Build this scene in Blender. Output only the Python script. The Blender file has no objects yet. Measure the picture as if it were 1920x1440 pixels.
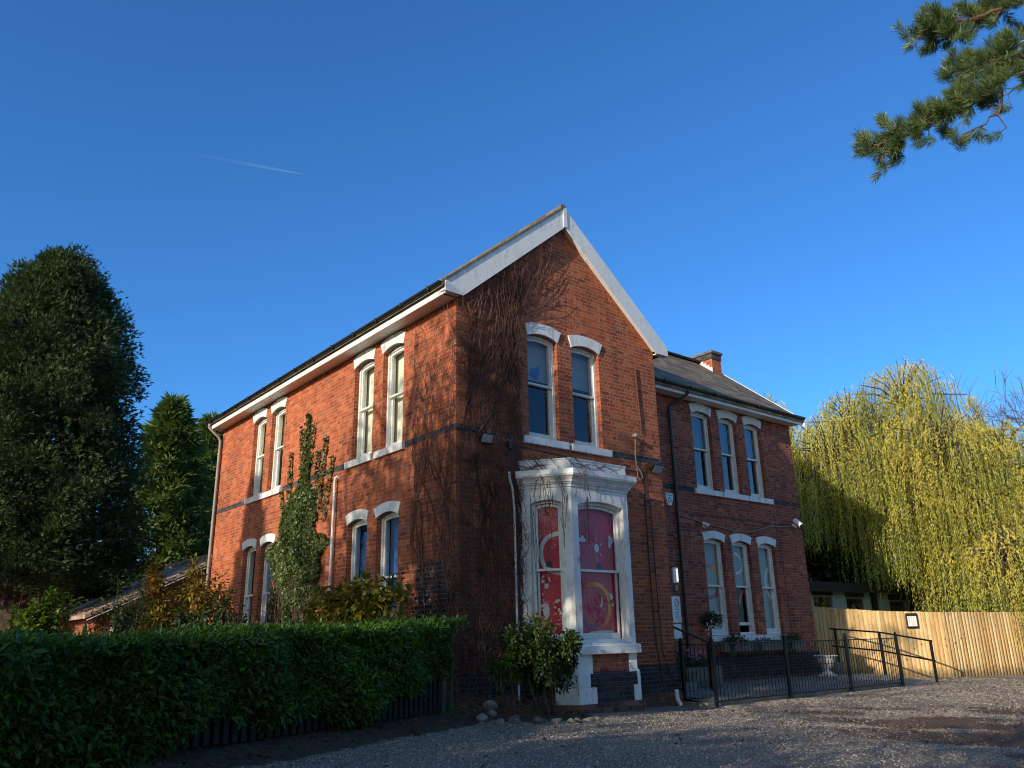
import bpy, math, random
import numpy as np
from mathutils import Vector, Matrix
from mathutils.geometry import tessellate_polygon

random.seed(7)
RNG = np.random.default_rng(11)
scene = bpy.context.scene
COL = scene.collection
SB = 1.735            # set-back of the wing behind the gable front
D2R = math.radians

# ------------------------------------------------------------------ helpers
ORG = {}
def link(o, parent=None):
    COL.objects.link(o)
    if parent is not None:
        o.parent = parent
    return o

def tag(o, label, cat, group=None, kind=None):
    if label: o['label'] = label
    if cat: o['category'] = cat
    if group: o['group'] = group
    if kind: o['kind'] = kind
    return o

def thing(name, label, cat, loc, group=None):
    o = bpy.data.objects.new(name, None)
    o.empty_display_size = 0.2
    o.location = loc
    link(o)
    ORG[o.name] = Vector(loc)
    return tag(o, label, cat, group)

def org(o):
    return ORG.get(o.name, Vector((0, 0, 0)))

def np_mesh(name, V, Fs, mat, parent=None, origin=None, smooth=False, attr=None, mats=None, mi=None):
    """V (n,3) world coordinates; Fs list of int arrays (m,k)."""
    V = np.asarray(V, dtype=np.float32)
    o_ = np.array(org(parent) if parent is not None else (origin or (0, 0, 0)), dtype=np.float32)
    me = bpy.data.meshes.new(name)
    Fs = [np.asarray(f, dtype=np.int32) for f in Fs if len(f)]
    loops = np.concatenate([f.ravel() for f in Fs])
    tot = np.concatenate([np.full(len(f), f.shape[1], dtype=np.int32) for f in Fs])
    start = np.concatenate([[0], np.cumsum(tot)[:-1]]).astype(np.int32)
    me.vertices.add(len(V)); me.vertices.foreach_set('co', (V - o_).ravel())
    me.loops.add(len(loops)); me.loops.foreach_set('vertex_index', loops)
    me.polygons.add(len(tot)); me.polygons.foreach_set('loop_start', start); me.polygons.foreach_set('loop_total', tot)
    if smooth: me.polygons.foreach_set('use_smooth', np.ones(len(tot), dtype=bool))
    for m in (mats or [mat]): me.materials.append(m)
    if mi is not None: me.polygons.foreach_set('material_index', np.asarray(mi, dtype=np.int32))
    if attr is not None:
        a = me.attributes.new('v', 'FLOAT', 'POINT'); a.data.foreach_set('value', np.asarray(attr, dtype=np.float32))
    me.update(calc_edges=True); me.validate()
    o = bpy.data.objects.new(name, me)
    if parent is None: o.location = Vector(o_.tolist())
    link(o, parent)
    ORG[o.name] = Vector(o_.tolist())
    return o

class MB:
    """collects simple shapes, linked later as ONE mesh object"""
    def __init__(s): s.v = []; s.f = []; s.m = []; s.cur = 0
    def add(s, vs, fs):
        b = len(s.v); s.v += [tuple(map(float, v)) for v in vs]; s.f += [tuple(i + b for i in f) for f in fs]
        s.m += [s.cur] * len(fs)
        return s
    def box(s, x0, x1, y0, y1, z0, z1):
        v = [(x, y, z) for z in (z0, z1) for y in (y0, y1) for x in (x0, x1)]
        return s.add(v, [(0, 2, 3, 1), (4, 5, 7, 6), (0, 1, 5, 4), (2, 6, 7, 3), (0, 4, 6, 2), (1, 3, 7, 5)])
    def obox(s, c, ux, uy, uz):
        c, ux, uy, uz = map(Vector, (c, ux, uy, uz))
        v = [c + a * ux + b * uy + d * uz for d in (-1, 1) for b in (-1, 1) for a in (-1, 1)]
        return s.add(v, [(0, 2, 3, 1), (4, 5, 7, 6), (0, 1, 5, 4), (2, 6, 7, 3), (0, 4, 6, 2), (1, 3, 7, 5)])
    def bar(s, a, b, w, h=None, up=(0, 0, 1)):
        a, b = Vector(a), Vector(b); d = b - a
        u = d.normalized().cross(Vector(up))
        if u.length < 1e-3: u = d.normalized().cross(Vector((1, 0, 0)))
        u.normalize(); t = u.cross(d.normalized())
        return s.obox((a + b) / 2, d / 2, u * w / 2, t * (h or w) / 2)
    def tube(s, pts, r, n=8, caps=True):
        pts = [Vector(p) for p in pts]
        rs = r if hasattr(r, '__len__') else [r] * len(pts)
        vs = []; fs = []
        ref = Vector((0.3, 0.5, 0.8))
        for i, p in enumerate(pts):
            d = (pts[min(i + 1, len(pts) - 1)] - pts[max(i - 1, 0)])
            if d.length < 1e-9: d = Vector((0, 0, 1))
            d.normalize()
            a = d.cross(ref)
            if a.length < .05: a = d.cross(Vector((1, 0, 0)))
            a.normalize(); b = d.cross(a)
            for k in range(n):
                t = 2 * math.pi * k / n
                vs.append(p + a * math.cos(t) * rs[i] + b * math.sin(t) * rs[i])
        for i in range(len(pts) - 1):
            for k in range(n):
                fs.append((i * n + k, i * n + (k + 1) % n, (i + 1) * n + (k + 1) % n, (i + 1) * n + k))
        if caps:
            fs.append(tuple(range(n - 1, -1, -1))); fs.append(tuple((len(pts) - 1) * n + k for k in range(n)))
        return s.add(vs, fs)
    def lathe(s, c, prof, n=24):
        c = Vector(c); vs = []; fs = []
        for r, z in prof:
            for k in range(n):
                t = 2 * math.pi * k / n; vs.append(c + Vector((r * math.cos(t), r * math.sin(t), z)))
        for i in range(len(prof) - 1):
            for k in range(n):
                fs.append((i * n + k, i * n + (k + 1) % n, (i + 1) * n + (k + 1) % n, (i + 1) * n + k))
        fs.append(tuple(range(n - 1, -1, -1))); fs.append(tuple((len(prof) - 1) * n + k for k in range(n)))
        return s.add(vs, fs)
    def poly(s, F, outline, holes=(), d0=0., d1=-.1):
        """outline/holes in (u,z) of a facade frame F, extruded between outward distances d0 and d1"""
        loops = [list(outline)] + [list(h) for h in holes]
        flat = [p for l in loops for p in l]; n = len(flat)
        tri = tessellate_polygon([[Vector((p[0], p[1], 0)) for p in l] for l in loops])
        vs = [F(u, d0, z) for u, z in flat] + [F(u, d1, z) for u, z in flat]
        fs = [tuple(t) for t in tri] + [(t[2] + n, t[1] + n, t[0] + n) for t in tri]
        b = 0
        for l in loops:
            m = len(l)
            for i in range(m):
                j = (i + 1) % m
                fs.append((b + i, b + j, b + j + n, b + i + n))
            b += m
        return s.add(vs, fs)
    def sheet(s, F, outline, d):
        tri = tessellate_polygon([[Vector((p[0], p[1], 0)) for p in outline]])
        return s.add([F(u, d, z) for u, z in outline], [tuple(t) for t in tri])
    def sweep(s, path, prof, closed_prof=True):
        """profile [(outward d, z)] swept along a plan path [(x,y)] with mitred corners; outward is to the right of travel"""
        P = [Vector(p) for p in path]; rings = []
        for i, p in enumerate(P):
            ds = []
            if i > 0: ds.append((P[i] - P[i - 1]).normalized())
            if i < len(P) - 1: ds.append((P[i + 1] - P[i]).normalized())
            ns = [Vector((d.y, -d.x)) for d in ds]
            m = sum(ns, Vector((0, 0))).normalized(); k = 1 / max(.3, m.dot(ns[0]))
            rings.append([(p.x + m.x * k * d, p.y + m.y * k * d, z) for d, z in prof])
        n = len(prof); vs = [v for r in rings for v in r]; fs = []
        for i in range(len(P) - 1):
            for k in range(n if closed_prof else n - 1):
                fs.append((i * n + k, i * n + (k + 1) % n, (i + 1) * n + (k + 1) % n, (i + 1) * n + k))
        if closed_prof: fs.append(tuple(range(n))); fs.append(tuple((len(P) - 1) * n + k for k in range(n - 1, -1, -1)))
        return s.add(vs, fs)
    def build(s, name, mat, parent=None, origin=None, smooth=False, bevel=0, mats=None):
        import bmesh
        o_ = org(parent) if parent is not None else Vector(origin or (0, 0, 0))
        me = bpy.data.meshes.new(name)
        me.from_pydata([Vector(v) - o_ for v in s.v], [], s.f)
        for m in (mats or [mat]): me.materials.append(m)
        if mats: me.polygons.foreach_set('material_index', np.array(s.m, dtype=np.int32))
        bm = bmesh.new(); bm.from_mesh(me); bmesh.ops.recalc_face_normals(bm, faces=bm.faces)
        if smooth:
            for f in bm.faces: f.smooth = True
        bm.to_mesh(me); bm.free()
        o = bpy.data.objects.new(name, me)
        if parent is None: o.location = o_
        link(o, parent); ORG[o.name] = o_
        if bevel:
            b = o.modifiers.new('bevel', 'BEVEL'); b.width = bevel; b.segments = 2; b.limit_method = 'ANGLE'; b.angle_limit = D2R(40)
        if smooth and hasattr(me, 'set_sharp_from_angle'):
            me.set_sharp_from_angle(angle=D2R(40))
        return o

class Face:
    """a facade frame: point(u along wall, d outward, z)"""
    def __init__(s, o, u, n): s.o = Vector((o[0], o[1], 0)); s.u = Vector((u[0], u[1], 0)).normalized(); s.n = Vector((n[0], n[1], 0)).normalized()
    def __call__(s, u, d, z): return s.o + s.u * u + s.n * d + Vector((0, 0, z))
FRONT = Face((0, 0), (1, 0), (0, -1))
WING = Face((0, SB), (1, 0), (0, -1))
LEFT = Face((0, 0), (0, 1), (-1, 0))

def arc(uL, uR, z, rise, n=12):
    """points of a segmental arch from (uL,z) over the crown to (uR,z)"""
    w = (uR - uL) / 2; R = (w * w + rise * rise) / (2 * rise); c = (uL + uR) / 2
    a0 = math.asin(w / R)
    return [(c + R * math.sin(-a0 + 2 * a0 * i / n), z + rise - R + R * math.cos(-a0 + 2 * a0 * i / n)) for i in range(n + 1)]

def arched(uL, uR, z0, zs, rise, n=12):
    return [(uR, z0), (uL, z0)] + arc(uL, uR, zs, rise, n)
def rect(u0, u1, z0, z1): return [(u0, z0), (u1, z0), (u1, z1), (u0, z1)]

# ------------------------------------------------------------------ materials
class NT:
    def __init__(s, name, disp=False):
        s.m = bpy.data.materials.new(name); s.m.use_nodes = True
        s.t = s.m.node_tree; s.t.nodes.clear()
        s.out = s.t.nodes.new('ShaderNodeOutputMaterial')
    def n(s, typ, ins=None, **props):
        nd = s.t.nodes.new('ShaderNode' + typ)
        for k, v in props.items(): setattr(nd, k, v)
        for k, v in (ins or {}).items():
            if hasattr(v, 'is_linked') or hasattr(v, 'links'): s.t.links.new(v, nd.inputs[k])
            else: nd.inputs[k].default_value = v
        return nd
    def math(s, op, a, b=0., c=0., clamp=False):
        return s.n('Math', {0: a, 1: b, 2: c}, operation=op, use_clamp=clamp).outputs[0]
    def mix(s, f, a, b, blend='MIX'):
        nd = s.n('Mix', {0: f, 6: a, 7: b}, data_type='RGBA', blend_type=blend); return nd.outputs[2]
    def mixf(s, f, a, b):
        return s.n('Mix', {0: f, 2: a, 3: b}, data_type='FLOAT').outputs[0]
    def ramp(s, f, stops, interp='LINEAR'):
        nd = s.n('ValToRGB', {0: f}); cr = nd.color_ramp; cr.interpolation = interp
        while len(cr.elements) < len(stops): cr.elements.new(.5)
        for e, (p, c) in zip(cr.elements, stops): e.position = p; e.color = c if len(c) == 4 else (*c, 1)
        return nd.outputs[0]
    def noise(s, vec, scale, detail=4., rough=.55, dist=0.):
        return s.n('TexNoise', {'Vector': vec, 'Scale': scale, 'Detail': detail, 'Roughness': rough, 'Distortion': dist}).outputs[0]
    def maprange(s, v, a, b, c=0., d=1., smooth=True):
        return s.n('MapRange', {0: v, 1: a, 2: b, 3: c, 4: d}, interpolation_type='SMOOTHSTEP' if smooth else 'LINEAR').outputs[0]
    def pos(s): return s.n('NewGeometry').outputs['Position']
    def sep(s, v):
        nd = s.n('SeparateXYZ', {0: v}); return nd.outputs
    def attr(s, name='v'): return s.n('Attribute', attribute_name=name).outputs['Fac']
    def bump(s, h, strength=.5, dist=.02):
        return s.n('Bump', {'Height': h, 'Strength': strength, 'Distance': dist}).outputs[0]
    def pbr(s, color, rough=.6, normal=None, spec=.5, metal=0., **kw):
        ins = {'Base Color': color, 'Roughness': rough, 'Metallic': metal, 'Specular IOR Level': spec}
        if normal is not None: ins['Normal'] = normal
        ins.update(kw)
        p = s.n('BsdfPrincipled', ins)
        return p.outputs[0]
    def done(s, shader):
        s.t.links.new(shader, s.out.inputs[0]); return s.m

def C(*c): return (*c, 1.) if len(c) == 3 else c

def plain(name, col, rough=.5, var=.15, scale=6., spec=.5, metal=0., bump=0., dirt=None, dscale=2.):
    t = NT(name); p = t.pos()
    nz = t.noise(p, scale, 5)
    dark = tuple(x * (1 - var * 2) for x in col); lite = tuple(min(1, x * (1 + var)) for x in col)
    c = t.ramp(nz, [(.25, dark), (.75, lite)])
    if dirt:
        sx = t.n('Mapping', {'Vector': p, 'Scale': (dscale, dscale, dscale * .35)}).outputs[0]
        m = t.maprange(t.noise(sx, 3., 8, .72), .48, .76)
        c = t.mix(m, c, C(*dirt))
    nr = t.bump(t.noise(p, scale * 8, 3), bump, .01) if bump else None
    return t.done(t.pbr(c, rough, nr, spec, metal))

def brick(name, stops, mortar, patch=None, dark=1., lower=None):
    t = NT(name); g = t.n('NewGeometry'); P = g.outputs['Position']
    X, Y, Z = t.sep(P); NX = t.sep(g.outputs['True Normal'])[0]
    ax = t.math('GREATER_THAN', t.math('ABSOLUTE', NX), .6)
    u = t.math('ADD', t.mixf(ax, X, Y), 50.)
    zr = t.math('DIVIDE', t.math('ADD', Z, 3.0), .0752)
    row = t.math('FLOOR', zr)
    jit = t.math('MULTIPLY', t.math('SINE', t.math('MULTIPLY', row, 12.9)), .016)
    off = t.math('ADD', t.math('MULTIPLY', t.math('MODULO', row, 2.), .17), jit)
    uu = t.math('DIVIDE', t.math('ADD', u, off), .34)
    cell = t.math('FLOOR', uu)
    f = t.math('MULTIPLY', t.math('SUBTRACT', uu, cell), .34)
    isH = t.math('GREATER_THAN', f, .2275)
    loc = t.math('SUBTRACT', f, t.math('MULTIPLY', isH, .2275))
    w = t.mixf(isH, .2275, .1125)
    du = t.math('MINIMUM', loc, t.math('SUBTRACT', w, loc))
    zl = t.math('MULTIPLY', t.math('SUBTRACT', zr, row), .0752)
    dz = t.math('MINIMUM', zl, t.math('SUBTRACT', .0752, zl))
    d = t.math('MINIMUM', du, dz)
    d = t.math('ADD', d, t.math('MULTIPLY', t.math('SUBTRACT', t.noise(P, 45., 3), .5), .006))
    m = t.maprange(d, .0032, .0068)
    idv = t.n('CombineXYZ', {0: t.math('ADD', t.math('MULTIPLY', cell, 2.), isH), 1: row, 2: ax}).outputs[0]
    wn = t.n('TexWhiteNoise', {'Vector': idv}, noise_dimensions='3D')
    col = t.ramp(wn.outputs[0], stops)
    big = t.noise(P, .7, 5, .6)
    col = t.mix(1., col, t.ramp(big, [(.28, (.66, .64, .64)), (.72, (1.18, 1.13, 1.08))]), 'MULTIPLY')
    fine = t.noise(P, 38., 5, .7)
    col = t.mix(1., col, t.ramp(fine, [(.2, (.7, .7, .7)), (.8, (1.25, 1.25, 1.25))]), 'MULTIPLY')
    mort = t.mix(t.noise(P, 2.2, 4), C(*[x * .55 for x in mortar]), C(*[x * 1.25 for x in mortar]))
    if patch:  # dark engineering brick low on the corner
        pm = t.math('MULTIPLY', t.math('LESS_THAN', Z, 2.73), t.math('MULTIPLY', ax, t.math('LESS_THAN', t.math('ADD', Y, t.math('MULTIPLY', t.math('MODULO', row, 2.), .11)), 1.2)))
        pf = t.math('MULTIPLY', t.math('LESS_THAN', Z, 2.73), t.math('MULTIPLY', t.math('SUBTRACT', 1., ax), t.math('LESS_THAN', t.math('ABSOLUTE', t.math('SUBTRACT', X, .2)), .0)))
        pm = t.math('MAXIMUM', pm, pf)
        dk = t.ramp(wn.outputs[0], [(0., (.022, .022, .03)), (.6, (.04, .037, .048)), (1., (.075, .058, .055))])
        col = t.mix(pm, col, dk)
        mort = t.mix(pm, mort, C(.22, .21, .2))
    stv = t.n('Mapping', {'Vector': P, 'Scale': (2.2, 2.2, .22)}).outputs[0]
    stn = t.maprange(t.noise(stv, 1.6, 6, .65), .5, .75, 1., .55)
    col = t.mix(1., col, t.n('CombineXYZ', {0: stn, 1: stn, 2: stn}).outputs[0], 'MULTIPLY')
    # darker towards the foot, with a blotchy upper edge
    if lower:
        lo = t.maprange(t.math('ADD', Z, t.math('MULTIPLY', t.math('SUBTRACT', big, .5), 1.6)), lower[0], lower[1], lower[2], 1.)
        loc_ = t.n('CombineXYZ', {0: lo, 1: lo, 2: lo}).outputs[0]
        col = t.mix(1., col, loc_, 'MULTIPLY')
    c = t.mix(m, mort, col)
    h = t.math('ADD', t.math('MULTIPLY', m, 1.), t.math('MULTIPLY', fine, .35))
    return t.done(t.pbr(c, t.mixf(m, .95, .8), t.bump(h, .75, .009), .3))

RED = [(0., (.24, .058, .032)), (.10, (.36, .076, .03)), (.5, (.44, .098, .034)), (.8, (.55, .14, .047)), (.94, (.50, .16, .075)), (1., (.30, .10, .06))]
RED2 = [(0., (.15, .04, .03)), (.2, (.25, .062, .038)), (.55, (.34, .085, .046)), (.85, (.42, .115, .06)), (.95, (.50, .17, .085)), (1., (.16, .07, .055))]
M = {}
M['brick'] = brick('red brick', RED, (.42, .29, .20), patch=True, lower=(.6, 4.3, .62))
M['brick_wing'] = brick('wing brick', RED2, (.34, .24, .19))
M['brick_blue'] = brick('blue engineering brick', [(0., (.014, .014, .017)), (.6, (.028, .028, .033)), (1., (.055, .05, .052))], (.12, .105, .095))
M['brick_foot'] = brick('worn footing brick', [(0., (.06, .03, .022)), (.5, (.15, .055, .035)), (1., (.22, .12, .09))], (.15, .12, .1))
M['brick_band'] = brick('dark band brick', [(0., (.03, .031, .04)), (.6, (.055, .055, .068)), (1., (.10, .09, .095))], (.16, .14, .13))
M['white'] = plain('white paint', (.78, .78, .75), .5, .06, 3., dirt=(.33, .30, .24), bump=.12)
M['white_bay'] = plain('weathered white paint', (.80, .80, .77), .55, .06, 3., dirt=(.24, .22, .17), bump=.2, dscale=3.)
M['white_pvc'] = plain('white pvc', (.80, .80, .78), .35, .03, 2., dirt=(.5, .48, .43))
M['sash'] = plain('sash paint', (.8, .8, .77), .4, .05, 9., dirt=(.5, .46, .38), dscale=8.)
M['black'] = plain('black plastic', (.012, .012, .013), .35, .3, 5.)
M['black_metal'] = plain('black painted metal', (.005, .005, .0055), .5, .3, 20., spec=.3, bump=.1)
M['grey_pipe'] = plain('pinkish grey pipe', (.30, .24, .22), .5, .15, 3.)
M['cream'] = plain('cream blind', (.80, .78, .60), .8, .05, .8)
M['concrete'] = plain('concrete', (.24, .23, .20), .9, .25, 3., bump=.5, dirt=(.10, .10, .07))
M['lead'] = plain('lamp metal', (.22, .22, .22), .4, .1)
M['lens'] = plain('lamp glass', (.42, .43, .42), .15, .05)
M['bark'] = plain('bark', (.09, .062, .045), .95, .4, 5., bump=.9)
M['pinebark'] = plain('pine bark', (.16, .095, .06), .95, .4, 7., bump=.9)
M['twig'] = plain('bare twig', (.15, .11, .09), .9, .3, 3.)
M['vine'] = plain('dry creeper stem', (.20, .095, .07), .9, .45, 1.2)
M['fence_green'] = plain('old picket wood', (.014, .016, .011), .9, .35, 5., bump=.5)
M['fence_post'] = plain('weathered green post', (.075, .085, .06), .9, .3, 5., bump=.5)
M['stone'] = plain('rough stone', (.27, .25, .21), .95, .35, 6., bump=.9, dirt=(.10, .09, .06))
M['trough'] = plain('weathered trough stone', (.16, .16, .12), .95, .3, 5., bump=.7)
M['urnw'] = plain('white cast stone', (.74, .72, .68), .8, .08, 6., dirt=(.42, .40, .34), bump=.3)
M['planter'] = plain('grey wood planter', (.17, .15, .12), .85, .25, 4., bump=.4)
M['pink_fl'] = plain('pink petal', (.62, .12, .24), .6, .2, 9.)
M['white_fl'] = plain('white petal', (.8, .8, .76), .6, .1)
M['red_fl'] = plain('red petal', (.55, .12, .10), .6, .2)
M['sage'] = plain('sage green cladding', (.34, .47, .44), .7, .08, 3.)
M['darkroof'] = plain('dark roof felt', (.022, .024, .028), .7, .3, 3.)
M['navy'] = plain('navy print', (.03, .035, .09), .5, .1)
M['sticker_white'] = plain('white vinyl', (.78, .78, .8), .5, .03)
M['cable'] = plain('cable', (.03, .028, .028), .6, .1)
M['cable_pale'] = plain('pale cable', (.33, .25, .2), .6, .1)
M['rust'] = plain('rusty conduit', (.13, .045, .03), .8, .2)
M['interior'] = plain('dim interior', (.06, .055, .05), .9, .2)
M['bluefilm'] = plain('blue display board', (.06, .22, .72), .5, .3, 2.5)
M['greyblind'] = plain('grey green blind', (.40, .43, .40), .8, .08, 1.)
M['paleblind'] = plain('pale blind', (.36, .39, .37), .8, .06, 1.2)
M['curtain'] = plain('olive curtain', (.17, .18, .13), .9, .2, 3.)
M['tile'] = plain('clay tile', (.44, .32, .24), .9, .4, 4., bump=.5)
M['leadcap'] = plain('chimney cap', (.15, .14, .125), .9, .3, 5.)

def _slate():
    t = NT('slate roof'); g = t.n('NewGeometry'); X, Y, Z = t.sep(g.outputs['Position'])
    NX = t.sep(g.outputs['True Normal'])[0]
    ax = t.math('GREATER_THAN', t.math('ABSOLUTE', NX), .3)
    u = t.math('ADD', t.mixf(ax, X, Y), 40.)
    zr = t.math('DIVIDE', t.math('ADD', Z, 2.), .128); row = t.math('FLOOR', zr); fr = t.math('SUBTRACT', zr, row)
    uu = t.math('DIVIDE', t.math('ADD', u, t.math('MULTIPLY', t.math('MODULO', row, 2.), .15)), .3); cell = t.math('FLOOR', uu)
    fu = t.math('SUBTRACT', uu, cell)
    wn = t.n('TexWhiteNoise', {'Vector': t.n('CombineXYZ', {0: cell, 1: row, 2: 0.}).outputs[0]}, noise_dimensions='3D').outputs[0]
    col = t.ramp(wn, [(0., (0.115, 0.092, 0.064)), (.5, (0.177, 0.141, 0.098)), (1., (0.248, 0.197, 0.132))])
    nz = t.noise(g.outputs['Position'], 5., 6, .65)
    col = t.mix(1., col, t.ramp(nz, [(.3, (.7, .7, .7)), (.7, (1.2, 1.18, 1.1))]), 'MULTIPLY')
    edge = t.math('MINIMUM', t.maprange(fr, .0, .13), t.maprange(t.math('MINIMUM', fu, t.math('SUBTRACT', 1., fu)), 0., .025))
    col = t.mix(edge, C(.025, .022, .02), col)
    h = t.math('ADD', t.math('MULTIPLY', t.math('SUBTRACT', 1., fr), 1.), t.math('MULTIPLY', nz, .5))
    return t.done(t.pbr(col, .8, t.bump(h, .9, .03), .3))
M['slate'] = _slate()

def _glass(name, f0, k, tint):
    t = NT(name); g = t.n('NewGeometry')
    c = t.math('ABSOLUTE', t.n('VectorMath', {0: g.outputs['Normal'], 1: g.outputs['Incoming']}, operation='DOT_PRODUCT').outputs['Value'])
    f = t.math('ADD', f0, t.math('MULTIPLY', k, t.math('POWER', t.math('SUBTRACT', 1., c), 4.)), clamp=True)
    nr = t.bump(t.noise(g.outputs['Position'], 2.6, 2), .05, .05)
    gl = t.n('BsdfGlossy', {'Color': C(.95, .97, 1.), 'Roughness': .012, 'Normal': nr}).outputs[0]
    tr = t.n('BsdfTransparent', {'Color': C(*tint)}).outputs[0]
    return t.done(t.n('MixShader', {0: f, 1: tr, 2: gl}).outputs[0])
M['glass'] = _glass('window glass', .025, .26, (.9, .92, .91))
M['darkglass'] = _glass('dark reflecting glass', .11, .8, (.7, .72, .7))
M['frontglass'] = _glass('front window glass', .07, .45, (.85, .88, .86))

def _magenta():
    t = NT('magenta window board'); p = t.pos()
    sp = t.n('TexVoronoi', {'Vector': p, 'Scale': 13.}).outputs['Distance']
    dots = t.maprange(sp, .10, .17, 1., 0.)
    c = t.mix(t.noise(p, 1.6, 4), C(.50, .016, .045), C(.76, .04, .09))
    c = t.mix(t.math('MULTIPLY', dots, .55), c, C(.62, .34, .30))
    return t.done(t.pbr(c, .45))
M['magenta'] = _magenta()

def _ringgrad():
    t = NT('rainbow ring vinyl'); X, Y, Z = t.sep(t.n('TexCoord').outputs['Generated'])
    f = t.math('ADD', t.math('MULTIPLY', X, .62), t.math('MULTIPLY', Z, .42))
    c = t.ramp(f, [(0., (.09, .02, .16)), (.28, (.36, .03, .16)), (.5, (.80, .08, .05)), (.8, (.95, .36, .02)), (1., (.95, .45, .04))])
    return t.done(t.pbr(c, .5))
M['ring'] = _ringgrad()
def _redwhite():
    t = NT('red and white paper plate'); p = t.pos()
    f = t.maprange(t.noise(p, 9., 1), .5, .53)
    return t.done(t.pbr(t.mix(f, C(.72, .72, .70), C(.6, .02, .03)), .6))
M['plate'] = _redwhite()

def leafmat(name, stops, rough=.45, trans=.35, spec=.4, tint=None, bscale=.5):
    """foliage: per-leaf value from attribute v, plus large-scale colour drift, partly translucent"""
    t = NT(name); a = t.attr('v')
    nz = t.noise(t.pos(), bscale, 3)
    f = t.math('ADD', t.math('MULTIPLY', a, .7), t.math('MULTIPLY', t.math('SUBTRACT', nz, .35), .6), clamp=True)
    c = t.ramp(f, stops)
    b = t.pbr(c, rough, None, spec)
    tl = t.n('BsdfTranslucent', {'Color': t.mix(1., c, C(1.25, 1.3, .55), 'MULTIPLY')}).outputs[0]
    return t.done(t.n('MixShader', {0: trans, 1: b, 2: tl}).outputs[0])
M['laurel'] = leafmat('laurel leaf', [(0., (0.039, 0.071, 0.013)), (.5, (0.087, 0.163, 0.023)), (.85, (0.175, 0.297, 0.036)), (1., (0.389, 0.466, 0.070))], .32, .25, .3)
M['conifer'] = leafmat('dark conifer needle', [(0., (.014, .03, .012)), (.45, (.045, .078, .028)), (.8, (.12, .165, .055)), (1., (.20, .235, .08))], .6, .2, .3)
M['cypress'] = leafmat('cypress spray', [(0., (.03, .06, .018)), (.5, (.10, .16, .042)), (1., (.22, .28, .075))], .6, .25, .3)
M['ivy'] = leafmat('ivy leaf', [(0., (.04, .06, .022)), (.5, (.11, .15, .048)), (.85, (.24, .27, .09)), (1., (.40, .37, .11))], .35, .25, .5)
M['shrub'] = leafmat('shrub leaf', [(0., (0.021, 0.042, 0.013)), (.5, (0.053, 0.087, 0.021)), (.8, (0.128, 0.150, 0.030)), (1., (0.360, 0.330, 0.053))], .4, .3, .4, bscale=1.6)
M['sycamore'] = leafmat('yellowing leaf', [(0., (0.068, 0.081, 0.016)), (.5, (0.162, 0.162, 0.027)), (.8, (0.324, 0.257, 0.041)), (1., (0.486, 0.338, 0.054))], .5, .45, .3, bscale=1.2)
M['autumn'] = leafmat('autumn leaf', [(0., (0.043, 0.065, 0.014)), (.4, (0.131, 0.131, 0.023)), (.7, (0.377, 0.203, 0.029)), (1., (0.580, 0.217, 0.036))], .5, .4, .3, bscale=1.)
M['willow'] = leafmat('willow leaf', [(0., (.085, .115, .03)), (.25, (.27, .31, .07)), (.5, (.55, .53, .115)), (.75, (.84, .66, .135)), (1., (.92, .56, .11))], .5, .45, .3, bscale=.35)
M['evergreen'] = leafmat('dark evergreen leaf', [(0., (0.015, 0.030, 0.012)), (.6, (0.039, 0.068, 0.022)), (1., (0.120, 0.150, 0.048))], .45, .25, .4)
M['needle'] = leafmat('pine needle', [(0., (.035, .068, .026)), (.5, (.11, .17, .06)), (1., (.30, .33, .11))], .4, .2, .45, bscale=2.)
M['brightleaf'] = leafmat('bright shrub leaf', [(0., (.03, .06, .01)), (.5, (.10, .17, .02)), (1., (.25, .33, .05))], .45, .45, .4)
M['litter'] = leafmat('fallen leaf', [(0., (.05, .03, .018)), (.5, (.14, .075, .035)), (1., (.32, .21, .09))], .8, .1, .2)
M['basket'] = leafmat('basket plant leaf', [(0., (.02, .05, .02)), (.6, (.05, .12, .04)), (1., (.13, .22, .09))], .45, .3, .4)

def _fencewood():
    t = NT('new softwood fence'); p = t.pos(); X, Y, Z = t.sep(p)
    v = t.attr('v')
    st = t.n('Mapping', {'Vector': p, 'Scale': (9., 9., .55)}).outputs[0]
    gr = t.noise(st, 3.2, 6, .65, 1.2)
    c = t.mix(v, C(.60, .37, .145), C(.88, .64, .31))
    c = t.mix(1., c, t.ramp(gr, [(.3, (.62, .56, .5)), (.7, (1.2, 1.2, 1.2))]), 'MULTIPLY')
    st2 = t.n('Mapping', {'Vector': p, 'Scale': (1., 1., .62)}).outputs[0]
    kn = t.maprange(t.n('TexVoronoi', {'Vector': st2, 'Scale': 4.6}).outputs['Distance'], .07, .15, 1., 0.)
    c = t.mix(t.math('MULTIPLY', kn, .75), c, C(.15, .06, .02))
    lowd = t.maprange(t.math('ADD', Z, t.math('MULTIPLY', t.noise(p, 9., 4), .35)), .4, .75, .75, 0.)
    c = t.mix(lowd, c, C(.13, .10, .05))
    return t.done(t.pbr(c, .8, t.bump(gr, .3, .01), .25))
M['fencewood'] = _fencewood()

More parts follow.
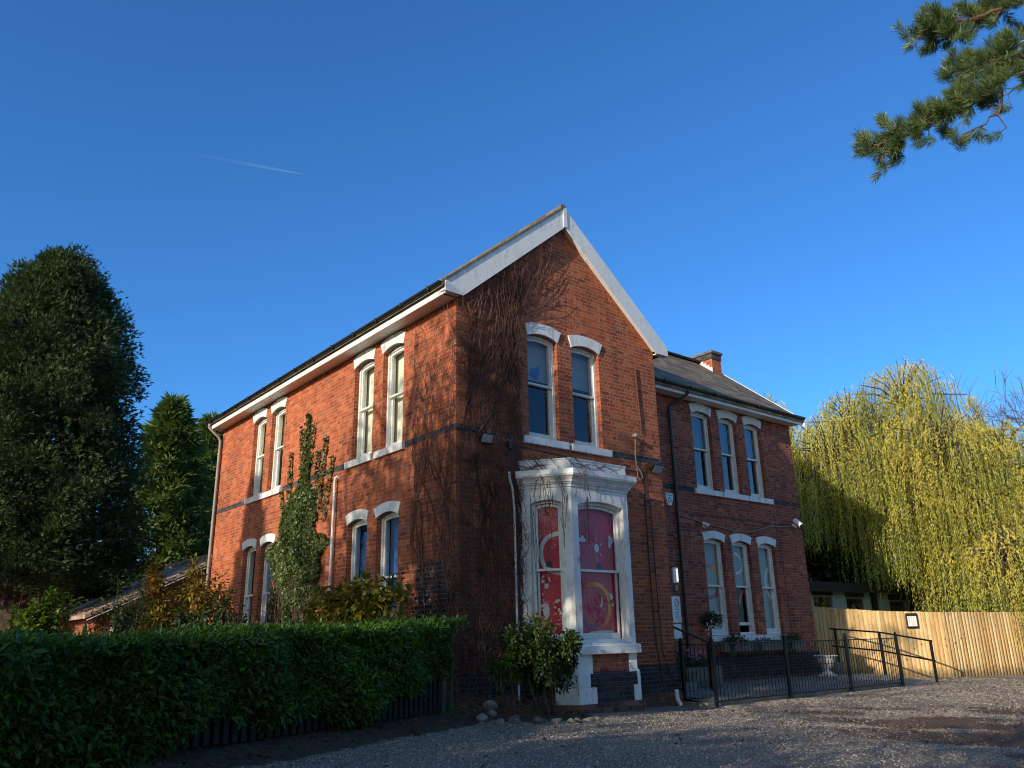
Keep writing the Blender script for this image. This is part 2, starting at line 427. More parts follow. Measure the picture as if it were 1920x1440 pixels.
def _ground():
    t = NT('gravel ground'); p = t.pos(); X, Y, Z = t.sep(p)
    soil = t.attr('v')
    vo = t.n('TexVoronoi', {'Vector': p, 'Scale': 46.})
    vo2 = t.n('TexVoronoi', {'Vector': p, 'Scale': 95.})
    st = t.ramp(t.sep(vo.outputs['Color'])[0], [(0., (0.290, 0.242, 0.206)), (.45, (0.458, 0.385, 0.313)), (.8, (0.611, 0.506, 0.400)), (1., (0.856, 0.713, 0.551))])
    st2 = t.ramp(t.sep(vo2.outputs['Color'])[0], [(0., (0.260, 0.214, 0.175)), (.6, (0.474, 0.393, 0.313)), (1., (0.687, 0.570, 0.444))])
    g = t.mix(t.maprange(t.noise(p, 9., 2), .42, .58), st, st2)
    big = t.noise(p, .45, 5, .6)
    g = t.mix(1., g, t.ramp(big, [(.3, (.74, .74, .76)), (.7, (1.12, 1.06, 1.0))]), 'MULTIPLY')
    dist = vo.outputs['Distance']
    g = t.mix(t.math('MULTIPLY', t.maprange(dist, .3, .7), .75), g, C(.07, .062, .058))
    # bare brown earth showing through, streaked along the drive
    em = t.maprange(t.math('ADD', t.attr('e'), t.math('MULTIPLY', t.math('SUBTRACT', t.noise(p, 3.5, 7, .7), .5), 1.3)), .4, .75)
    earth = t.ramp(t.noise(p, 14., 5, .7), [(.3, (0.061, 0.032, 0.022)), (.6, (0.155, 0.084, 0.054)), (.8, (0.270, 0.176, 0.115))])
    g = t.mix(t.math('MULTIPLY', em, .85), g, earth)
    sl = t.ramp(t.noise(p, 11., 6, .7), [(.25, (0.038, 0.027, 0.019)), (.55, (0.105, 0.072, 0.048)), (.8, (0.225, 0.150, 0.090))])
    moss = t.mix(t.maprange(t.noise(p, 1.6, 5), .5, .66), sl, C(.07, .085, .022))
    sm = t.maprange(t.math('ADD', soil, t.math('MULTIPLY', t.math('SUBTRACT', t.noise(p, 6., 4), .5), .7)), .38, .62)
    c = t.mix(sm, g, moss)
    h = t.math('ADD', t.math('MULTIPLY', dist, -1.), t.math('MULTIPLY', t.noise(p, 30., 4), .5))
    return t.done(t.pbr(c, .92, t.bump(h, .9, .025), .25))
M['ground'] = _ground()
def _pebble():
    t = NT('loose gravel stone'); a = t.attr('v')
    c = t.ramp(a, [(0., (0.238, 0.203, 0.172)), (.35, (0.392, 0.334, 0.275)), (.75, (0.532, 0.444, 0.350)), (1., (0.770, 0.641, 0.493))])
    return t.done(t.pbr(c, .85, None, .3))
M['pebble'] = _pebble()
def _lit():
    t = NT('lit lamp diffuser')
    e = t.n('Emission', {'Color': C(1., .96, .9), 'Strength': .9}).outputs[0]
    return t.done(e)
M['lit'] = _lit()

# ------------------------------------------------------------------ ground
HE0, HE1 = Vector((-.72, -.93)), Vector((-8.6, -4.75))      # picket fence line
HD = (HE1 - HE0).normalized(); HN = Vector((-HD.y, HD.x))     # HN points to the drive side?
if HN.dot(Vector((0, -1))) < 0: HN = -HN
def sstep(a, b, x):
    t = np.clip((x - a) / (b - a), 0, 1); return t * t * (3 - 2 * t)
def soil_mask(x, y):
    s = (x - HE0.x) * HD.x + (y - HE0.y) * HD.y
    d = (x - HE0.x) * HN.x + (y - HE0.y) * HN.y          # towards the drive positive
    m1 = (1 - sstep(.35, .75, d)) * sstep(-1., -.3, s)
    bx, by = (x - .45) / 1.75, (y + .55) / 1.15
    m2 = 1 - sstep(.75, 1.05, np.sqrt(bx * bx + by * by))
    return np.clip(np.maximum(m1, m2), 0, 1)
def gz(x, y):
    x = np.asarray(x, float); y = np.asarray(y, float)
    z = .2 + .036 * np.clip(5.2 - x, 0, 11) - .04 * np.clip(-1.0 - y, 0, 14)
    s = (x - HE0.x) * HD.x + (y - HE0.y) * HD.y
    d = (x - HE0.x) * HN.x + (y - HE0.y) * HN.y
    z = z + .12 * (1 - sstep(.0, .8, d)) * sstep(-1.2, -.2, s)
    bx, by = (x - .35) / 1.6, (y + .5) / 1.15
    z = z + .17 * (1 - sstep(.35, 1.05, np.sqrt(bx * bx + by * by)))
    return z + .012 * np.sin(x * 2.1 + y) * np.cos(y * 1.7 - x * .6)
def earth_mask(x, y):
    a = .77 * x - .63 * y; c = .63 * x + .77 * y
    n = np.sin(a * .9 + 1.3 * np.sin(c * 1.3)) * np.sin(c * 2.1 + .8 * np.sin(a * .7) + 1.) + .6 * np.sin(a * 2.3 + c * 1.1) * np.sin(c * 4.7 - a * .6)
    return np.clip(sstep(2.5, 8., a) * (1 - sstep(1.5, 5., c)) * sstep(-.75, .35, n), 0, 1)
def G(x, y): return float(gz(x, y))

def make_ground():
    xs = np.unique(np.concatenate([-np.geomspace(14, 900, 16), np.arange(-14, 24.01, .16), np.geomspace(24, 900, 16)]))
    ys = np.unique(np.concatenate([-np.geomspace(14, 900, 16), np.arange(-14, 3.01, .16), np.geomspace(3.2, 900, 22)]))
    X, Y = np.meshgrid(xs, ys); V = np.stack([X, Y, gz(X, Y)], -1).reshape(-1, 3)
    n = len(xs); i, j = np.meshgrid(np.arange(n - 1), np.arange(len(ys) - 1)); a = (j * n + i).ravel()
    o = np_mesh('ground', V, [np.stack([a, a + 1, a + n + 1, a + n], -1)], M['ground'], smooth=True, attr=soil_mask(V[:, 0], V[:, 1]))
    ea = o.data.attributes.new('e', 'FLOAT', 'POINT'); ea.data.foreach_set('value', earth_mask(V[:, 0], V[:, 1]).astype(np.float32))
    o['kind'] = 'structure'
make_ground()

# loose stones on the drive
def make_gravel(n=52000):
    px, py = RNG.uniform(-6.5, 17, n * 3), RNG.uniform(-7.5, .6, n * 3)
    keep = (soil_mask(px, py) < .45) & (RNG.random(n * 3) > .975 * earth_mask(px, py)) & ~((px > 5.2) & (py > -.78) & (px < 14.5)) & ~((py > -1.05) & (px > 1.2) & (px < 5.3))
    dcam = np.hypot(px + 7.47, py + 10.64); keep &= RNG.random(n * 3) < np.clip(15 / dcam, .25, 1)
    px, py = px[keep][:n], py[keep][:n]; n = len(px)
    oct_ = np.array([(1, 0, 0), (0, 1, 0), (-1, 0, 0), (0, -1, 0), (0, 0, .7), (0, 0, -.7)], float)
    tri = np.array([(0, 1, 4), (1, 2, 4), (2, 3, 4), (3, 0, 4), (1, 0, 5), (2, 1, 5), (3, 2, 5), (0, 3, 5)])
    s = (.0045 + .0095 * RNG.random((n, 1, 1)) ** 2.5) * RNG.uniform(.7, 1.3, (n, 6, 1)); a = RNG.uniform(0, 6.28, n); ca, sa = np.cos(a), np.sin(a)
    P = oct_[None] * s * RNG.uniform(.7, 1.4, (n, 1, 3))
    Q = np.stack([P[..., 0] * ca[:, None] - P[..., 1] * sa[:, None], P[..., 0] * sa[:, None] + P[..., 1] * ca[:, None], P[..., 2]], -1)
    Q += np.stack([px, py, gz(px, py) + .003], -1)[:, None]
    F = (tri[None] + (np.arange(n) * 6)[:, None, None]).reshape(-1, 3)
    o = np_mesh('loose_gravel', Q.reshape(-1, 3), [F], M['pebble'], attr=np.repeat(RNG.random(n) ** 1.2, 6))
    tag(o, 'grey and cream gravel scattered over the drive', 'gravel', kind='stuff')
make_gravel()

# ------------------------------------------------------------------ leaf machinery
def norm(a): return a / np.maximum(np.linalg.norm(a, axis=-1, keepdims=True), 1e-9)
def rdir(n): return norm(RNG.normal(size=(n, 3)))
def leaves(P, A, Nn, L, W, six=False):
    """leaf blades: base P, axis A, face normal hint Nn; L, W arrays. returns verts, faces"""
    A = norm(A); B = norm(np.cross(A, Nn)); U = np.cross(B, A)
    L = np.broadcast_to(np.asarray(L, float), (len(P),))[:, None]; W = np.broadcast_to(np.asarray(W, float), (len(P),))[:, None]
    if not six:
        V = np.stack([P, P + A * L * .45 + B * W * .5, P + A * L, P + A * L * .45 - B * W * .5], 1)
        F = np.arange(len(P) * 4).reshape(-1, 4); k = 4
    else:
        f = U * W * .18
        V = np.stack([P, P + A * L * .3 + B * W * .46 + f, P + A * L * .68 + B * W * .4 + f, P + A * L - U * L * .08, P + A * L * .68 - B * W * .4 + f, P + A * L * .3 - B * W * .46 + f], 1)
        b = (np.arange(len(P)) * 6)[:, None]
        F = np.concatenate([b + [[0, 1, 2, 3]], b + [[0, 3, 4, 5]]]); k = 6
    return V.reshape(-1, 3), F, k
def leaf_obj(name, parts, mat, parent=None, vals=None, origin=None):
    Vs, Fs, At, b = [], [], [], 0
    for (V, F, k), val in parts:
        Vs.append(V); Fs.append(F + b); b += len(V); At.append(np.repeat(val, k))
    return np_mesh(name, np.concatenate(Vs), Fs, mat, parent, origin, attr=np.concatenate(At))

def blob_points(n, c, r, shell=.55):
    """points in an ellipsoid, biased to its outside"""
    d = rdir(n); t = RNG.uniform(shell, 1., n)[:, None]
    return np.array(c) + d * t * np.array(r), d

# ------------------------------------------------------------------ the house
house = thing('brick_house', 'two storey red brick villa with white bargeboards, arched sash windows and a white bay', 'house', (0, 0, .3))

A_T, A_B, S_T, S_B, N_B = 7.15, 6.92, 4.967, 4.82, 4.855
B_T, B_B = 3.855, 3.66
RISE = .085
def opening(uL, uR, up, lowz=1.40): return arched(uL, uR, (S_T if up else lowz), (A_B if up else B_B), RISE)
W_FRONT = [(1.62, 2.38, 1), (2.75, 3.51, 1)]
W_LEFT = [(8.31, 9.11, 1), (7.17, 7.97, 1), (2.87, 3.68, 1), (1.73, 2.51, 1), (8.36, 9.15, 0), (7.25, 8.05, 0), (2.93, 3.71, 0), (1.78, 2.57, 0)]
W_WING = [(8.58, 9.37, 1), (9.715, 10.475, 1), (10.84, 11.6, 1), (8.635, 9.43, 0), (9.755, 10.535, 0), (10.875, 11.65, 0)]
def hole(F, w): 
    return opening(w[0], w[1], w[2], 1.45 if F is WING else 1.40)
RS = .834                                  # roof slope
def rz(x): return 9.9 - RS * abs(x - 2.6)   # main roof top surface
# walls -- main block
mb = MB()
mb.poly(FRONT, [(0, -.3), (5.2, -.3), (5.2, rz(5.2) - .1), (2.6, 9.8), (0, rz(0) - .1)],
        [hole(FRONT, w) for w in W_FRONT] + [rect(1.75, 3.4, 1.3, 3.9)], 0, -.28)
mb.poly(LEFT, rect(.28, 11.46, -.3, rz(0) - .1), [hole(LEFT, w) for w in W_LEFT], 0, -.28)
mb.box(.28, 5.2, 11.18, 11.46, -.3, 7.6)
mb.box(4.92, 5.2, .28, 11.18, -.3, 7.6)
mb.add([(.28, 11.46, 7.6), (5.2, 11.46, 7.6), (2.6, 11.46, 9.78), (.28, 11.2, 7.6), (5.2, 11.2, 7.6), (2.6, 11.2, 9.78)], [(0, 1, 2), (5, 4, 3), (0, 2, 5, 3), (1, 4, 5, 2)])
main_wall = mb.build('main_wall', M['brick'], house)
# walls -- wing
WX = 13.1
mb = MB()
mb.poly(WING, rect(5.203, WX, -.3, 7.5), [hole(WING, w) for w in W_WING], 0, -.28)
RWY = 4.4; RWZ = 9.85; RWS = .81
def rwz(y): return RWZ - RWS * abs(y - RWY)
G1 = Face((WX, 0), (0, 1), (1, 0))
mb.poly(G1, [(SB + .28, -.3), (7.07, -.3), (7.07, rwz(7.07) - .1), (RWY, RWZ - .1), (SB + .28, rwz(SB + .28) - .1)], [], 0, -.28)
mb.box(5.203, WX - .28, 6.8, 7.07, -.3, 7.5)
wing_wall = mb.build('wing_wall', M['brick_wing'], house)
# dark floors inside
mb = MB(); mb.box(.29, 4.91, .29, 11.17, 4.2, 4.35); mb.box(5.21, WX - .29, SB + .29, 6.79, 4.2, 4.35)
mb.box(.29, 4.91, .29, 11.17, 7.3, 7.42); mb.box(5.21, WX - .29, SB + .29, 6.79, 7.2, 7.3); mb.box(.29, 4.91, .29, 11.17, .9, 1.); mb.box(5.21, WX - .29, SB + .29, 6.79, .9, 1.)
mb.build('inner_floor', M['interior'], house)

# roofs
mb = MB(); t_ = .07
for sgn in (-1, 1):
    e = 2.6 + sgn * 2.98; ze = rz(e)
    y0, y1 = -.12, 11.6
    v = [(2.6, y0, 9.9), (e, y0, ze), (e, y0, ze - t_), (2.6, y0, 9.9 - t_), (2.6, y1, 9.9), (e, y1, ze), (e, y1, ze - t_), (2.6, y1, 9.9 - t_)]
    mb.add(v, [(0, 1, 2, 3), (4, 7, 6, 5), (0, 4, 5, 1), (1, 5, 6, 2), (2, 6, 7, 3)])
mb.tube([(2.6, -.13, 9.91), (2.6, 11.6, 9.91)], .09, 8)
roof = mb.build('roof', M['slate'], house)
mb = MB()
for sgn in (-1, 1):
    e = RWY + sgn * 3.08; ze = rwz(e); x0, x1 = 3.2, WX + .13
    v = [(x0, RWY, RWZ), (x0, e, ze), (x0, e, ze - t_), (x0, RWY, RWZ - t_), (x1, RWY, RWZ), (x1, e, ze), (x1, e, ze - t_), (x1, RWY, RWZ - t_)]
    mb.add(v, [(0, 1, 2, 3), (4, 7, 6, 5), (0, 4, 5, 1), (1, 5, 6, 2), (2, 6, 7, 3)])
wroof = mb.build('wing_roof', M['slate'], house)
mb = MB()
for k in range(22):
    x = 5.0 + k * .37
    mb.obox((x + .18, RWY, RWZ + .015), (.175, 0, 0), (0, .12, 0), (0, 0, .03 + .004 * (k % 2)))
mb.build('ridge_tile', M['darkroof'], wroof)
# white verge board on the wing gable
mb = MB(); GV = Face((WX + .10, 0), (0, 1), (1, 0))
for sgn in (-1, 1):
    e = RWY + sgn * 3.1
    mb.poly(GV, [(RWY, RWZ + .02), (e, rwz(e) + .02), (e, rwz(e) - .2), (RWY, RWZ - .2)], [], .06, .035)
mb.build('verge_board', M['white_pvc'], house)

# bargeboards of the front gable
for sgn in (-1, 1):
    X = lambda a: 2.6 + sgn * a
    mb = MB()
    out = [(X(.0 + .004), 9.90), (X(2.93), 7.455), (X(2.93), 7.27), (X(2.55), 7.262), (X(.004), 9.455)]
    mb.poly(FRONT, out, [], .15, .125)
    b_ = mb.build('bargeboard', M['white_pvc'], house)
    mb = MB()   # soffit strip between board and wall
    for k in range(1):
        n_ = Vector((sgn * RS, 0, 1)).normalized()
        a, b = Vector((X(0.02), -.062, 9.50)), Vector((X(2.60), -.062, 7.35))
        mb.obox((a + b) / 2, (b - a) / 2, (0, .060, 0), n_ * .008)
    mb.box(min(X(2.60), X(2.93)), max(X(2.60), X(2.93)), -.124, -.003, 7.268, 7.29)
    mb.build('soffit', M['white_pvc'], b_)
mb = MB(); mb.box(2.55, 2.65, -.168, -.1515, 9.45, 9.90); mb.build('finial_strip', M['white_pvc'], house)
# verge capping strip above the left bargeboard
mb = MB()
for k in range(9):
    f0, f1 = k / 9, (k + 1) / 9 - .006
    a = Vector((2.6 - 2.95 * f0, -.1, 9.925 - 2.95 * RS * f0)); b = Vector((2.6 - 2.95 * f1, -.1, 9.925 - 2.95 * RS * f1))
    mb.bar(a, b, .14, .035)
mb.build('verge_cap', M['leadcap'], roof)
# eaves of the left facade and of the wing
def soffit_mat():
    t = NT('soffit boards'); X, Y, Z = t.sep(t.pos())
    f = t.math('FRACT', t.math('MULTIPLY', t.math('ADD', t.math('ADD', Y, t.math('MULTIPLY', X, .0)), 30.), 10.))
    return t.done(t.pbr(t.mix(t.maprange(f, 0., .10), C(.3, .28, .25), C(.74, .73, .70)), .45))
def soffit_mat2():
    t = NT('wing soffit boards'); X, Y, Z = t.sep(t.pos())
    f = t.math('FRACT', t.math('MULTIPLY', t.math('ADD', Y, 30.), 9.))
    return t.done(t.pbr(t.mix(t.maprange(f, 0., .10), C(.3, .28, .25), C(.70, .69, .66)), .45))
M['soffit'] = soffit_mat(); M['soffit2'] = soffit_mat2()
mb = MB(); mb.box(-.33, -.305, -.122, 11.6, 7.225, 7.43)
fas = mb.build('fascia', M['white_pvc'], house)
mb = MB(); mb.box(-.304, -.002, -.0, 11.6, 7.245, 7.262); mb.build('soffit', M['soffit'], fas)
def half_gutter(mb, a, b, r, out):
    a, b, out = Vector(a), Vector(b), Vector(out); n = 8; vs = []; fs = []
    for p in (a, b):
        for rr in (r, r * .86):
            for k in range(n + 1):
                t = math.pi * k / n; vs.append(p + out * (-math.cos(t) * rr) + Vector((0, 0, -math.sin(t) * rr)))
    m = n + 1
    for k in range(n):
        fs += [(k, k + 1, 2 * m + k + 1, 2 * m + k), (m + k + 1, m + k, 3 * m + k, 3 * m + k + 1), (k, m + k, m + k + 1, k + 1), (2 * m + k, 2 * m + k + 1, 3 * m + k + 1, 3 * m + k)]
    fs += [(0, 2 * m, 3 * m, m), (n, m + n, 3 * m + n, 2 * m + n), tuple(range(m, 2 * m)), tuple(range(4 * m - 1, 3 * m - 1, -1))]
    mb.add(vs, fs)
mb = MB(); half_gutter(mb, (-.395, -.10, 7.44), (-.395, 11.62, 7.44), .062, (-1, 0, 0))
gut = mb.build('gutter', M['black'], house)
for k in range(13):
    y = .25 + k * .92
    mb = MB(); mb.tube([(-.33, y, 7.44), (-.34, y, 7.39), (-.395, y, 7.37), (-.45, y, 7.39), (-.465, y, 7.45)], .014, 6); mb.build('gutter_bracket', M['black'], gut)
yf = SB - .33
mb = MB(); mb.box(5.62, WX + .13, yf - .025, yf, 7.21, 7.40)
fas2 = mb.build('fascia', M['white_pvc'], house)
mb = MB(); mb.box(5.205, WX + .10, yf + .002, SB - .002, 7.235, 7.25); mb.build('soffit', M['soffit2'], fas2)
mb = MB(); half_gutter(mb, (5.62, yf - .09, 7.42), (WX + .16, yf - .09, 7.42), .062, (0, -1, 0))
gut2 = mb.build('gutter', M['black'], house)
for k in range(8):
    x = 6.1 + k * .98
    mb = MB(); mb.tube([(x, yf - .02, 7.42), (x, yf - .04, 7.36), (x, yf - .09, 7.345), (x, yf - .145, 7.37), (x, yf - .16, 7.43)], .014, 6); mb.build('gutter_bracket', M['black'], gut2)
# downpipes
mb = MB(); mb.tube([(8.02, yf - .09, 7.36), (8.02, yf - .09, 7.27), (7.97, yf - .02, 7.18), (7.72, SB - .09, 6.98), (7.67, SB - .055, 6.9), (7.67, SB - .055, .42)], .038, 10)
for z in (6.7, 4.9, 3.1, 1.5): mb.tube([(7.67, SB - .055, z), (7.67, SB - .055, z + .06)], .046, 10)
mb.build('downpipe', M['black'], house, smooth=True)
mb = MB(); mb.tube([(-.39, 11.5, 7.38), (-.39, 11.5, 7.28), (-.12, 11.42, 7.02), (-.075, 11.40, 6.9), (-.075, 11.40, .5)], .042, 10)
for z in (6.5, 4.6, 2.7): mb.tube([(-.075, 11.4, z), (-.075, 11.4, z + .06)], .05, 10)
mb.build('downpipe', M['grey_pipe'], house, smooth=True)
mb = MB(); mb.tube([(.0, 4.19, 4.70), (-.05, 4.19, 4.72), (-.07, 4.22, 4.70), (-.07, 4.23, 4.62), (-.07, 4.23, .6)], .03, 10)
for z in (4.4, 3.3, 2.3): mb.tube([(-.07, 4.23, z), (-.07, 4.23, z + .035)], .037, 8)
mb.build('waste_pipe', M['white_pvc'], house, smooth=True)

# blue brick band, plinths
mb = MB()
for F, segs in ((FRONT, [(.003, 1.455), (3.72, 5.197)]), (LEFT, [(0.003, 1.612), (3.885, 7.05), (9.26, 11.45)]), (WING, [(5.21, 8.44), (11.795, WX - .003)])):
    for a, b in segs: mb = MB(); mb.poly(F, rect(a, b, N_B, S_T), [], .006, -.02); mb.build('string_course', M['brick_band'], house)
mb = MB()
for F, a, b, tz in ((FRONT, .0, 1.3, 1.0), (FRONT, 3.86, 5.25, .96), (WING, 5.26, WX + .045, 1.0)):
    mb = MB(); mb.poly(F, rect(a, b, .46, tz - .05), [], .045, -.02)
    mb.add([F(a, .045, tz - .05), F(b, .045, tz - .05), F(b, .002, tz), F(a, .002, tz)], [(0, 1, 2, 3)])
    mb.build('plinth', M['brick_blue'], house)
mb = MB(); mb.box(5.2, 5.245, .003, 1.70, .46, .91); mb.build('plinth', M['brick_blue'], house)
mb = MB()
for F, a, b in ((FRONT, 3.9, 5.27), (WING, 5.3, WX + .05)): mb = MB(); mb.poly(F, rect(a, b, -.2, .458), [], .052, -.02); mb.build('footing', M['brick_foot'], house)

# windows
def window(F, w, lint, sill, blind=None, glass='glass', low=None, zm=None):
    uL, uR, up = w
    z0 = S_T if up else (1.45 if F is WING else 1.40)
    zs = A_B if up else B_B
    zm = zm or (6.03 if up else (2.61 if F is WING else 2.58))
    rec = -.105
    mb = MB()
    mb.poly(F, arched(uL + .002, uR - .002, z0 + .002, zs, RISE - .002), [arched(uL + .055, uR - .055, z0 + .06, zs, RISE - .055 if RISE > .06 else .03)], rec, rec - .15)
    fr = mb.build('window', M['sash'], house)
    i0, i1 = uL + .057, uR - .057
    # upper sash (outer), lower sash (inner)
    mb = MB()
    mb.poly(F, arched(i0, i1, zm - .02, zs, .03), [arched(i0 + .042, i1 - .042, zm + .022, zs - .045, .028)], rec - .03, rec - .07)
    mb.poly(F, rect(i0 - .0, i1 + .0, zm - .018, zm + .02), [], rec - .015, rec - .0298)
    us = mb.build('sash', M['sash'], fr)
    mb = MB(); lz0 = z0 + .062 if low is None else z0 + .062 + low
    mb.poly(F, rect(i0, i1, lz0, zm + .03), [rect(i0 + .042, i1 - .042, lz0 + .075, zm - .012)], rec - .075, rec - .115)
    mb.build('sash', M['sash'], fr)
    mb = MB(); mb.sheet(F, arched(i0 + .04, i1 - .04, zm + .02, zs - .043, .028), rec - .05); mb.build('pane', M[glass], fr)
    mb = MB(); mb.sheet(F, rect(i0 + .04, i1 - .04, lz0 + .073, zm - .01), rec - .094); mb.build('pane', M[glass], fr)
    for (b0, b1, mat, d) in (blind or []):
        mb = MB(); mb.poly(F, rect(uL - .05, uR + .05, b0, b1), [], rec - d, rec - d - .006); mb.build('blind', M[mat], fr)
    if lint:
        l, r = lint; top = A_T if up else B_T
        mb = MB(); ia = arc(uL, uR, zs, RISE); ea = arc(l, r, top, .075)
        mb.poly(F, ia + ea[::-1], [], .028, -.105); mb.build('lintel', M['white'], fr, bevel=.006)
    if sill:
        a, b = sill
        zt, zb = (S_T, S_B) if up else ((1.45, 1.31) if F is WING else (1.40, 1.26))
        mb = MB(); mb.poly(F, rect(a, b, zb, zt - .012), [], .062, -.11)
        mb.add([F(a, .062, zt - .012), F(b, .062, zt - .012), F(b, -.11, zt + .004), F(a, -.11, zt + .004)], [(0, 1, 2, 3)])
        mb.build('sill', M['white'], fr, bevel=.006)
    return fr

wf = window(FRONT, W_FRONT[0], (1.573, 2.479), (1.476, 2.553), [(6.17, 7.1, 'greyblind', .2)], 'frontglass')
w10 = window(FRONT, W_FRONT[1], (2.675, 3.619), (2.63, 3.70), [(6.2, 7.1, 'greyblind', .2)], 'frontglass')
mb = MB()   # blue bird-shaped paper behind the left upper pane
cx, cz = 2.03, 6.32
mb.poly(FRONT, [(cx - .17, cz - .07), (cx - .1, cz - .02), (cx - .07, cz + .09), (cx + .02, cz + .10), (cx + .14, cz + .17), (cx + .12, cz + .02), (cx + .08, cz - .10), (cx + .0, cz - .12), (cx - .06, cz - .06)], [], -.29, -.292)
mb.build('paper_cutout', M['bluefilm'], wf)
lw = [((8.267, 9.23), (7.99, 9.065)), ((7.057, 8.057), None), ((2.801, 3.734), (2.802, 3.864)), ((1.656, 2.602), (1.632, 2.695)),
      ((8.306, 9.248), None), ((7.19, 8.123), None), ((2.859, 3.797), (2.80, 3.86)), ((1.692, 2.655), (1.64, 2.70))]
lsill = [(8.16, 9.24), (7.08, 8.13), (2.802, 3.864), (1.632, 2.695), (8.2, 9.3), (7.1, 8.19), (2.80, 3.86), (1.64, 2.71)]
for i, w in enumerate(W_LEFT):
    bl = {0: [(4.9, 7.2, 'cream', .2)], 1: [(6.05, 7.2, 'cream', .2), (4.9, 6.05, 'greyblind', .26)], 2: [(4.9, 7.2, 'cream', .2)], 3: [(4.9, 7.2, 'cream', .2)],
          4: [(1.2, 4., 'greyblind', .3)], 5: [(2.55, 3.5, 'bluefilm', .22), (1.2, 4, 'paleblind', .3)], 6: [(1.2, 3.55, 'bluefilm', .22)], 7: [(1.2, 3.72, 'bluefilm', .25)]}[i]
    window(LEFT, w, lw[i][0], lsill[i], bl, 'glass')
wl = [(8.499, 9.434), (9.639, 10.563), (10.761, 11.667), (8.571, 9.498), (9.674, 10.606), (10.789, 11.717)]
ws = [(8.463, 9.539), (9.581, 10.652), (10.70, 11.774), (8.52, 9.55), (9.6, 10.65), (10.72, 11.76)]
wobj = []
for i, w in enumerate(W_WING):
    up = i < 3
    fr = window(WING, w, wl[i], ws[i], None, 'darkglass' if up else 'glass', low=.16 if i == 4 else None)
    wobj.append(fr); mb = MB()
    if up:
        for k in range(4):
            u = w[1] - .30 + k * .075
            mb.tube([WING(u, -.36 - .02 * (k % 2), 4.9), WING(u, -.36 - .02 * (k % 2), 7.0)], .035, 8)
        mb.build('curtain', M['curtain'], fr, smooth=True)
        if i == 0:
            mb = MB(); mb.obox(WING(w[0] + .36, -.30, S_T + .17), (.12, .0, 0), (0, .03, .01), (.02, 0, .07)); mb.build('cushion', M['greyblind'], fr, bevel=.02)
    elif i == 4:
        mb.poly(WING, rect(w[0] + .01, w[1] - .01, 2.62, 3.72), [], -.236, -.242); mb.build('blind', M['paleblind'], fr)
    else:
        mb.poly(WING, rect(w[0] + .01, w[1] - .01, 1.46, 3.72), [], -.236, -.242); mb.build('blind', M['paleblind'], fr)

def ring_pts(c, rx, rz_, w, a0, a1, n=28, sq=1.0):
    o, i = [], []
    for k in range(n + 1):
        t = D2R(a0 + (a1 - a0) * k / n); ww = w * (1 if w > 0 else 1)
        cs, sn = math.cos(t), math.sin(t)
        e = lambda v: math.copysign(abs(v) ** sq, v)
        o.append((c[0] + rx * e(cs), c[1] + rz_ * e(sn))); i.append((c[0] + (rx - w) * e(cs), c[1] + (rz_ - w) * e(sn)))
    return o + i[::-1]
def sticker(F, parent, pts, mat, d, name='window_sticker'):
    mb = MB(); mb.poly(F, pts, [], d, d - .003); return mb.build(name, M[mat], parent)
sticker(WING, wobj[3], ring_pts((8.97, 2.72), .50, .44, .10, -90, 90), 'ring', -.228)
sticker(WING, wobj[4], ring_pts((10.14, 3.2), .33, .285, .07, -90, 90), 'sticker_white', -.228)
sticker(WING, wobj[4], ring_pts((10.62, 2.1), .50, .52, .075, 90, 170), 'magenta', -.228)
sticker(WING, wobj[5], ring_pts((11.76, 2.73), .41, .49, .08, 92, 255), 'sticker_white', -.228)

# ------------------------------------------------------------------ bay window
BP = [(1.33, 0), (1.88, -.75), (3.28, -.75), (3.83, 0)]
cv = Vector((.55, -.75)); CL = Face((1.33, 0), cv, (-.75, -.55)); BF = Face((0, -.75), (1, 0), (0, -1)); CR = Face((3.83, 0), (-.55, -.75), (.75, -.55))
LC = cv.length
mb = MB()
mb.poly(BF, rect(1.88, 3.28, 1.34, 3.98), [arched(2.03, 3.155, 1.38, 3.66, .085)], 0, -.14)
mb.poly(CL, rect(.0, LC, 1.34, 3.98), [arched(.20, .765, 1.38, 3.69, .06)], 0, -.14)
mb.poly(CR, rect(.0, LC, 1.34, 3.98), [arched(.20, .765, 1.38, 3.69, .06)], 0, -.14)
bay = mb.build('bay_window', M['white_bay'], house)
mb = MB()
prof = [(-.1, 3.96), (.018, 3.96), (.022, 4.0), (.05, 4.012), (.055, 4.03), (.075, 4.035), (.09, 4.07), (.13, 4.11), (.165, 4.13), (.175, 4.155), (.18, 4.158), (.18, 4.245), (.0, 4.27), (-.1, 4.27)]
mb.sweep(BP, prof); mb.build('cornice', M['white_bay'], bay)
mb = MB(); mb.sweep(BP, [(-.15, 4.272), (.0, 4.262), (.0, 4.44), (.015, 4.442), (.015, 4.462), (-.15, 4.475)])
mb.add([(1.4, -.01, 4.40), (1.93, -.7, 4.40), (3.23, -.7, 4.40), (3.76, -.01, 4.40)], [(0, 1, 2, 3)])
mb.build('parapet', M['white_bay'], bay)
mb = MB(); mb.sweep(BP, [(-.2, 1.20), (.075, 1.205), (.08, 1.21), (.08, 1.335), (.07, 1.348), (-.2, 1.39)]); mb.build('sill', M['white_bay'], bay, bevel=.006)
